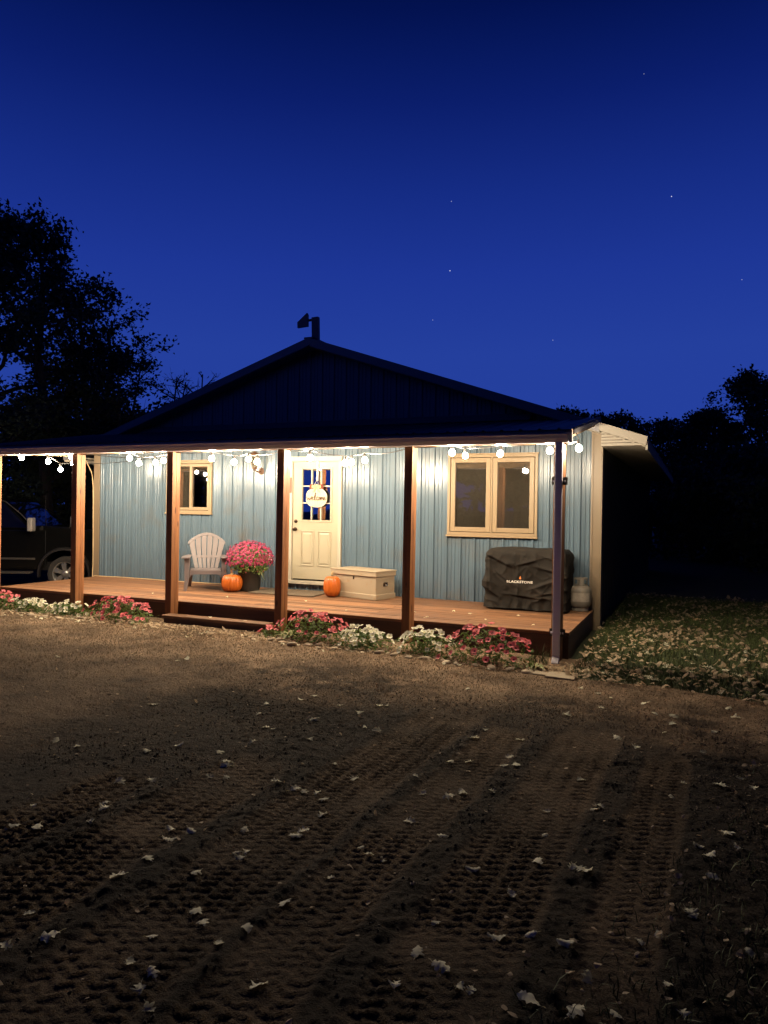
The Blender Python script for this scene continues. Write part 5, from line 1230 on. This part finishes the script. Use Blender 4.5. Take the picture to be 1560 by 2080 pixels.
LEAF = [(2.4,-7.23),(2.64,-7.27),(3.11,-7.13),(2.37,-6.22),(1.36,-4.53),(1.34,-4.66),(0.15,-5.17),(3.57,-6.95),(3.74,-7.13),(3.23,-6.94),(3.35,-7.62),(3.5,-7.52),(3.5,-7.89),(3.58,-7.98),(3.2,-8.1),(3.33,-8.33),(3.46,-8.3),(3.65,-8.14),(4.04,-8.0),(4.16,-7.99),(4.11,-8.09),(3.73,-7.09),(3.77,-7.11),(3.77,-7.32),(3.86,-7.28),(3.52,-6.32),(3.6,-6.34),(3.28,-6.05),(3.35,-5.51),(3.39,-5.34),(3.75,-5.99),(3.66,-6.7),(3.19,-5.79),(3.73,-5.51),(4.02,-5.34),(4.09,-5.35),(3.97,-5.64),(4.18,-5.98),(4.3,-6.02),(3.96,-6.43),(4.35,-6.8),(4.55,-6.93),(4.18,-7.23),(4.33,-7.26),(4.39,-7.26),(4.47,-7.25),(4.55,-7.32),(4.64,-7.79),(4.65,-7.73),(4.64,-7.5),(4.38,-7.85),(4.49,-8.07),(4.52,-8.04),(4.53,-8.1),(4.18,-8.32),(4.44,-8.31),(4.17,-8.5),(4.99,-7.77),(5.06,-7.82),(5.14,-7.84),(4.99,-8.08),(4.92,-8.35),(4.63,-8.55),(4.71,-8.61),(4.89,-8.58),(4.85,-8.7),(4.74,-8.93),(4.76,-9.02),(5.11,-8.83),(4.86,-9.08),(4.26,-8.94),(4.05,-8.85),(4.17,-9.05),(4.59,-8.76),(4.63,-8.92),(5.31,-7.49),(5.09,-7.38),(5.01,-6.97),(4.89,-6.77),(5.0,-6.42),(5.0,-5.87),(5.01,-5.62),(4.51,-4.41),(5.38,-6.79),(5.22,-6.86),(5.3,-5.74),(5.41,-6.31),(5.32,-6.14),(5.1,-6.36),(5.17,-6.97),(5.34,-6.35),(5.72,-6.93),(5.82,-6.35),(5.96,-6.81),(5.98,-6.76),(5.77,-7.24),(5.95,-7.52),(5.99,-7.54),(6.02,-7.55),(5.79,-7.53),(5.75,-7.88),(5.54,-7.74),(5.53,-8.22),(5.77,-8.21),(5.89,-8.15),(6.02,-8.16),(5.53,-8.43),(5.64,-8.48),(5.73,-8.55),(5.77,-8.55),(5.53,-8.64),(5.96,-8.53),(6.12,-8.31),(6.45,-7.71),(6.62,-6.83),(6.53,-7.14),(6.54,-7.35),(6.65,-7.92),(6.34,-7.93),(6.38,-8.25),(6.43,-8.37),(6.23,-8.47),(6.11,-8.51),(6.27,-8.0),(6.48,-7.07),(6.66,-6.99),(5.5,-4.92),(5.73,-4.55),(6.16,-4.57),(6.31,-4.58),(6.3,-4.82),(6.25,-5.05),(6.08,-5.53),(5.94,-5.35),(5.77,-4.15),(5.47,-3.9),(5.64,-4.02),(6.06,-4.19),(6.73,-4.02),(6.77,-4.34),(6.6,-4.88),(6.52,-5.42),(6.72,-5.85),(6.6,-6.1),(6.79,-6.0),(6.34,-6.39),(6.4,-6.1)]
r = np.random.default_rng(77)
def put_leaf(x, y, z, s, label, group, up=False):
    o = link('fallen_leaf', lm[int(r.integers(0, 16))], loc=(x, y, z), scale=s)
    o.rotation_euler = (r.normal() * .16, r.normal() * .16, r.uniform(0, 6.28)); tag(o, label, 'leaf', group)
G1 = ('curled pale dry leaf lying on the dark tyre-marked soil', 'dry leaves on the driveway soil'); G2 = ('tan dry leaf lying in the grass beside the deck', 'dry leaves in the lawn grass')
G3 = ('dry leaf caught in front of the flower bed', 'dry leaves along the flower bed'); G4 = ('small dry leaf lying on the deck boards', 'dry leaves on the deck')
for (x, y) in LEAF:
    s = r.uniform(.042, .085) * (1.0 if y < -5 else 1.2); put_leaf(x, y, float(max(dirt_h(x, y), gz(x, y))) + .004, s, *G1)
for (x, y) in [(3.35, -1.25), (3.62, -1.35), (3.95, -1.75), (2.9, -1.6), (4.25, -1.2), (3.2, -1.95), (4.6, -1.9), (1.0, -1.3), (-.3, -1.5), (2.0, -1.9), (-1.6, -1.7)]:
    put_leaf(x, y, ZD + .004, r.uniform(.05, .075), *G4)
put_leaf(.15, -2.52, ZD - .150, .07, *G4); put_leaf(.75, -2.54, ZD - .150, .06, *G4)
cnt = 0
while cnt < 70:
    x = r.uniform(5.2, 8.2); y = r.uniform(-3.9, -.6)
    if lawn_edge(x, y) > .02: put_leaf(x, y, float(gz(x, y)) + .03, r.uniform(.07, .12), *G2); cnt += 1
cnt = 0
while cnt < 62:
    x = r.uniform(-4.2, 5.1); y = -3.12 + r.normal() * .16 - (.06 if x > 2 else 0)
    if not (-.7 < x < 1.2 and y > -2.75): put_leaf(x, y, float(dirt_h(x, y)) + .005, r.uniform(.045, .085), *G3); cnt += 1
# the rest of the litter, too many to tell apart
def litter(n, samp, hfun, sr, seed, name, label):
    r = np.random.default_rng(seed); x, y = samp(r, n); n = len(x); s = r.uniform(*sr, n); a = r.uniform(0, 6.28, n); c, q = np.cos(a), np.sin(a)
    t_ = np.array([-.5, -.18, .2, .5]); w_ = np.array([.08, .34, .30, .03]); V = np.zeros((n, 8, 3)); cur = r.uniform(-.5, .7, n); tl = r.normal(0, .35, n); t2 = r.normal(0, .35, n)
    for i in range(4):
        for j, sg_ in enumerate((-1, 1)):
            lx = t_[i] * s; ly = sg_ * w_[i] * s * (1 + .25 * r.normal(0, 1, n)); lz = s * (cur * (t_[i] ** 2) * 2.2 + .35 * np.abs(w_[i])) + tl * lx + t2 * ly
            V[:, 2 * i + j, 0] = x + lx * c - ly * q; V[:, 2 * i + j, 1] = y + lx * q + ly * c; V[:, 2 * i + j, 2] = lz
    V[:, :, 2] += (hfun(x, y) + .004 - V[:, :, 2].min(1) * .75)[:, None]
    F = (np.arange(n)[:, None, None] * 8 + np.array([[0, 1, 3, 2], [2, 3, 5, 4], [4, 5, 7, 6]])[None]).reshape(-1, 4)
    o = link(name, fast_mesh(name, V.reshape(-1, 3), F, 'litter')); o['kind'] = 'stuff'; tag(o, label, 'leaf litter')
def s_lawn(r, n):
    x = r.uniform(5.1, 9.5, n); y = r.uniform(-4.2, 5, n); k = (lawn_edge(x, y) > -.10) & (r.random(n) < np.clip(.95 - .09 * (y + 3.5), .15, 1) * np.clip(.9 + 1.6 * fbm(x * 1.1 + 9, y * 1.1, 3), .2, 1.3)) & ~((x < 5.2) & (y > -2.4)); return x[k], y[k]
litter(9000, s_lawn, lambda x, y: gz(x, y) + .028, (.022, .085), 601, 'lawn_litter', 'dense tan leaf litter strewn through the lawn grass')
def s_bed(r, n):
    x = r.uniform(-4.6, 5.3, n); y = -2.98 + r.normal(0, .17, n); k = ~((x > -.7) & (x < 1.2) & (y > -2.72)) & (y < -2.5); return x[k], y[k]
litter(2100, s_bed, dirt_h, (.025, .065), 602, 'bed_litter', 'small broken dry leaves gathered along the flower bed')
def s_verge(r, n):
    x = r.uniform(5.6, 8.4, n); y = r.uniform(-9.6, -4.2, n); k = (verge(x, y) > -.15) & (r.random(n) < .45); return x[k], y[k]
litter(1300, s_verge, lambda x, y: np.maximum(dirt_h(x, y), gz(x, y)) + .006, (.018, .042), 603, 'verge_litter', 'scattered dry leaves at the shaded driveway edge')
def s_bits(r, n): x = r.uniform(-3, 7, n); y = r.uniform(-9.4, -3.2, n); k = lawn_edge(x, y) < 0; return x[k], y[k]
litter(900, s_bits, dirt_h, (.010, .032), 604, 'leaf_crumbs', 'small dry leaf crumbs scattered over the soil')
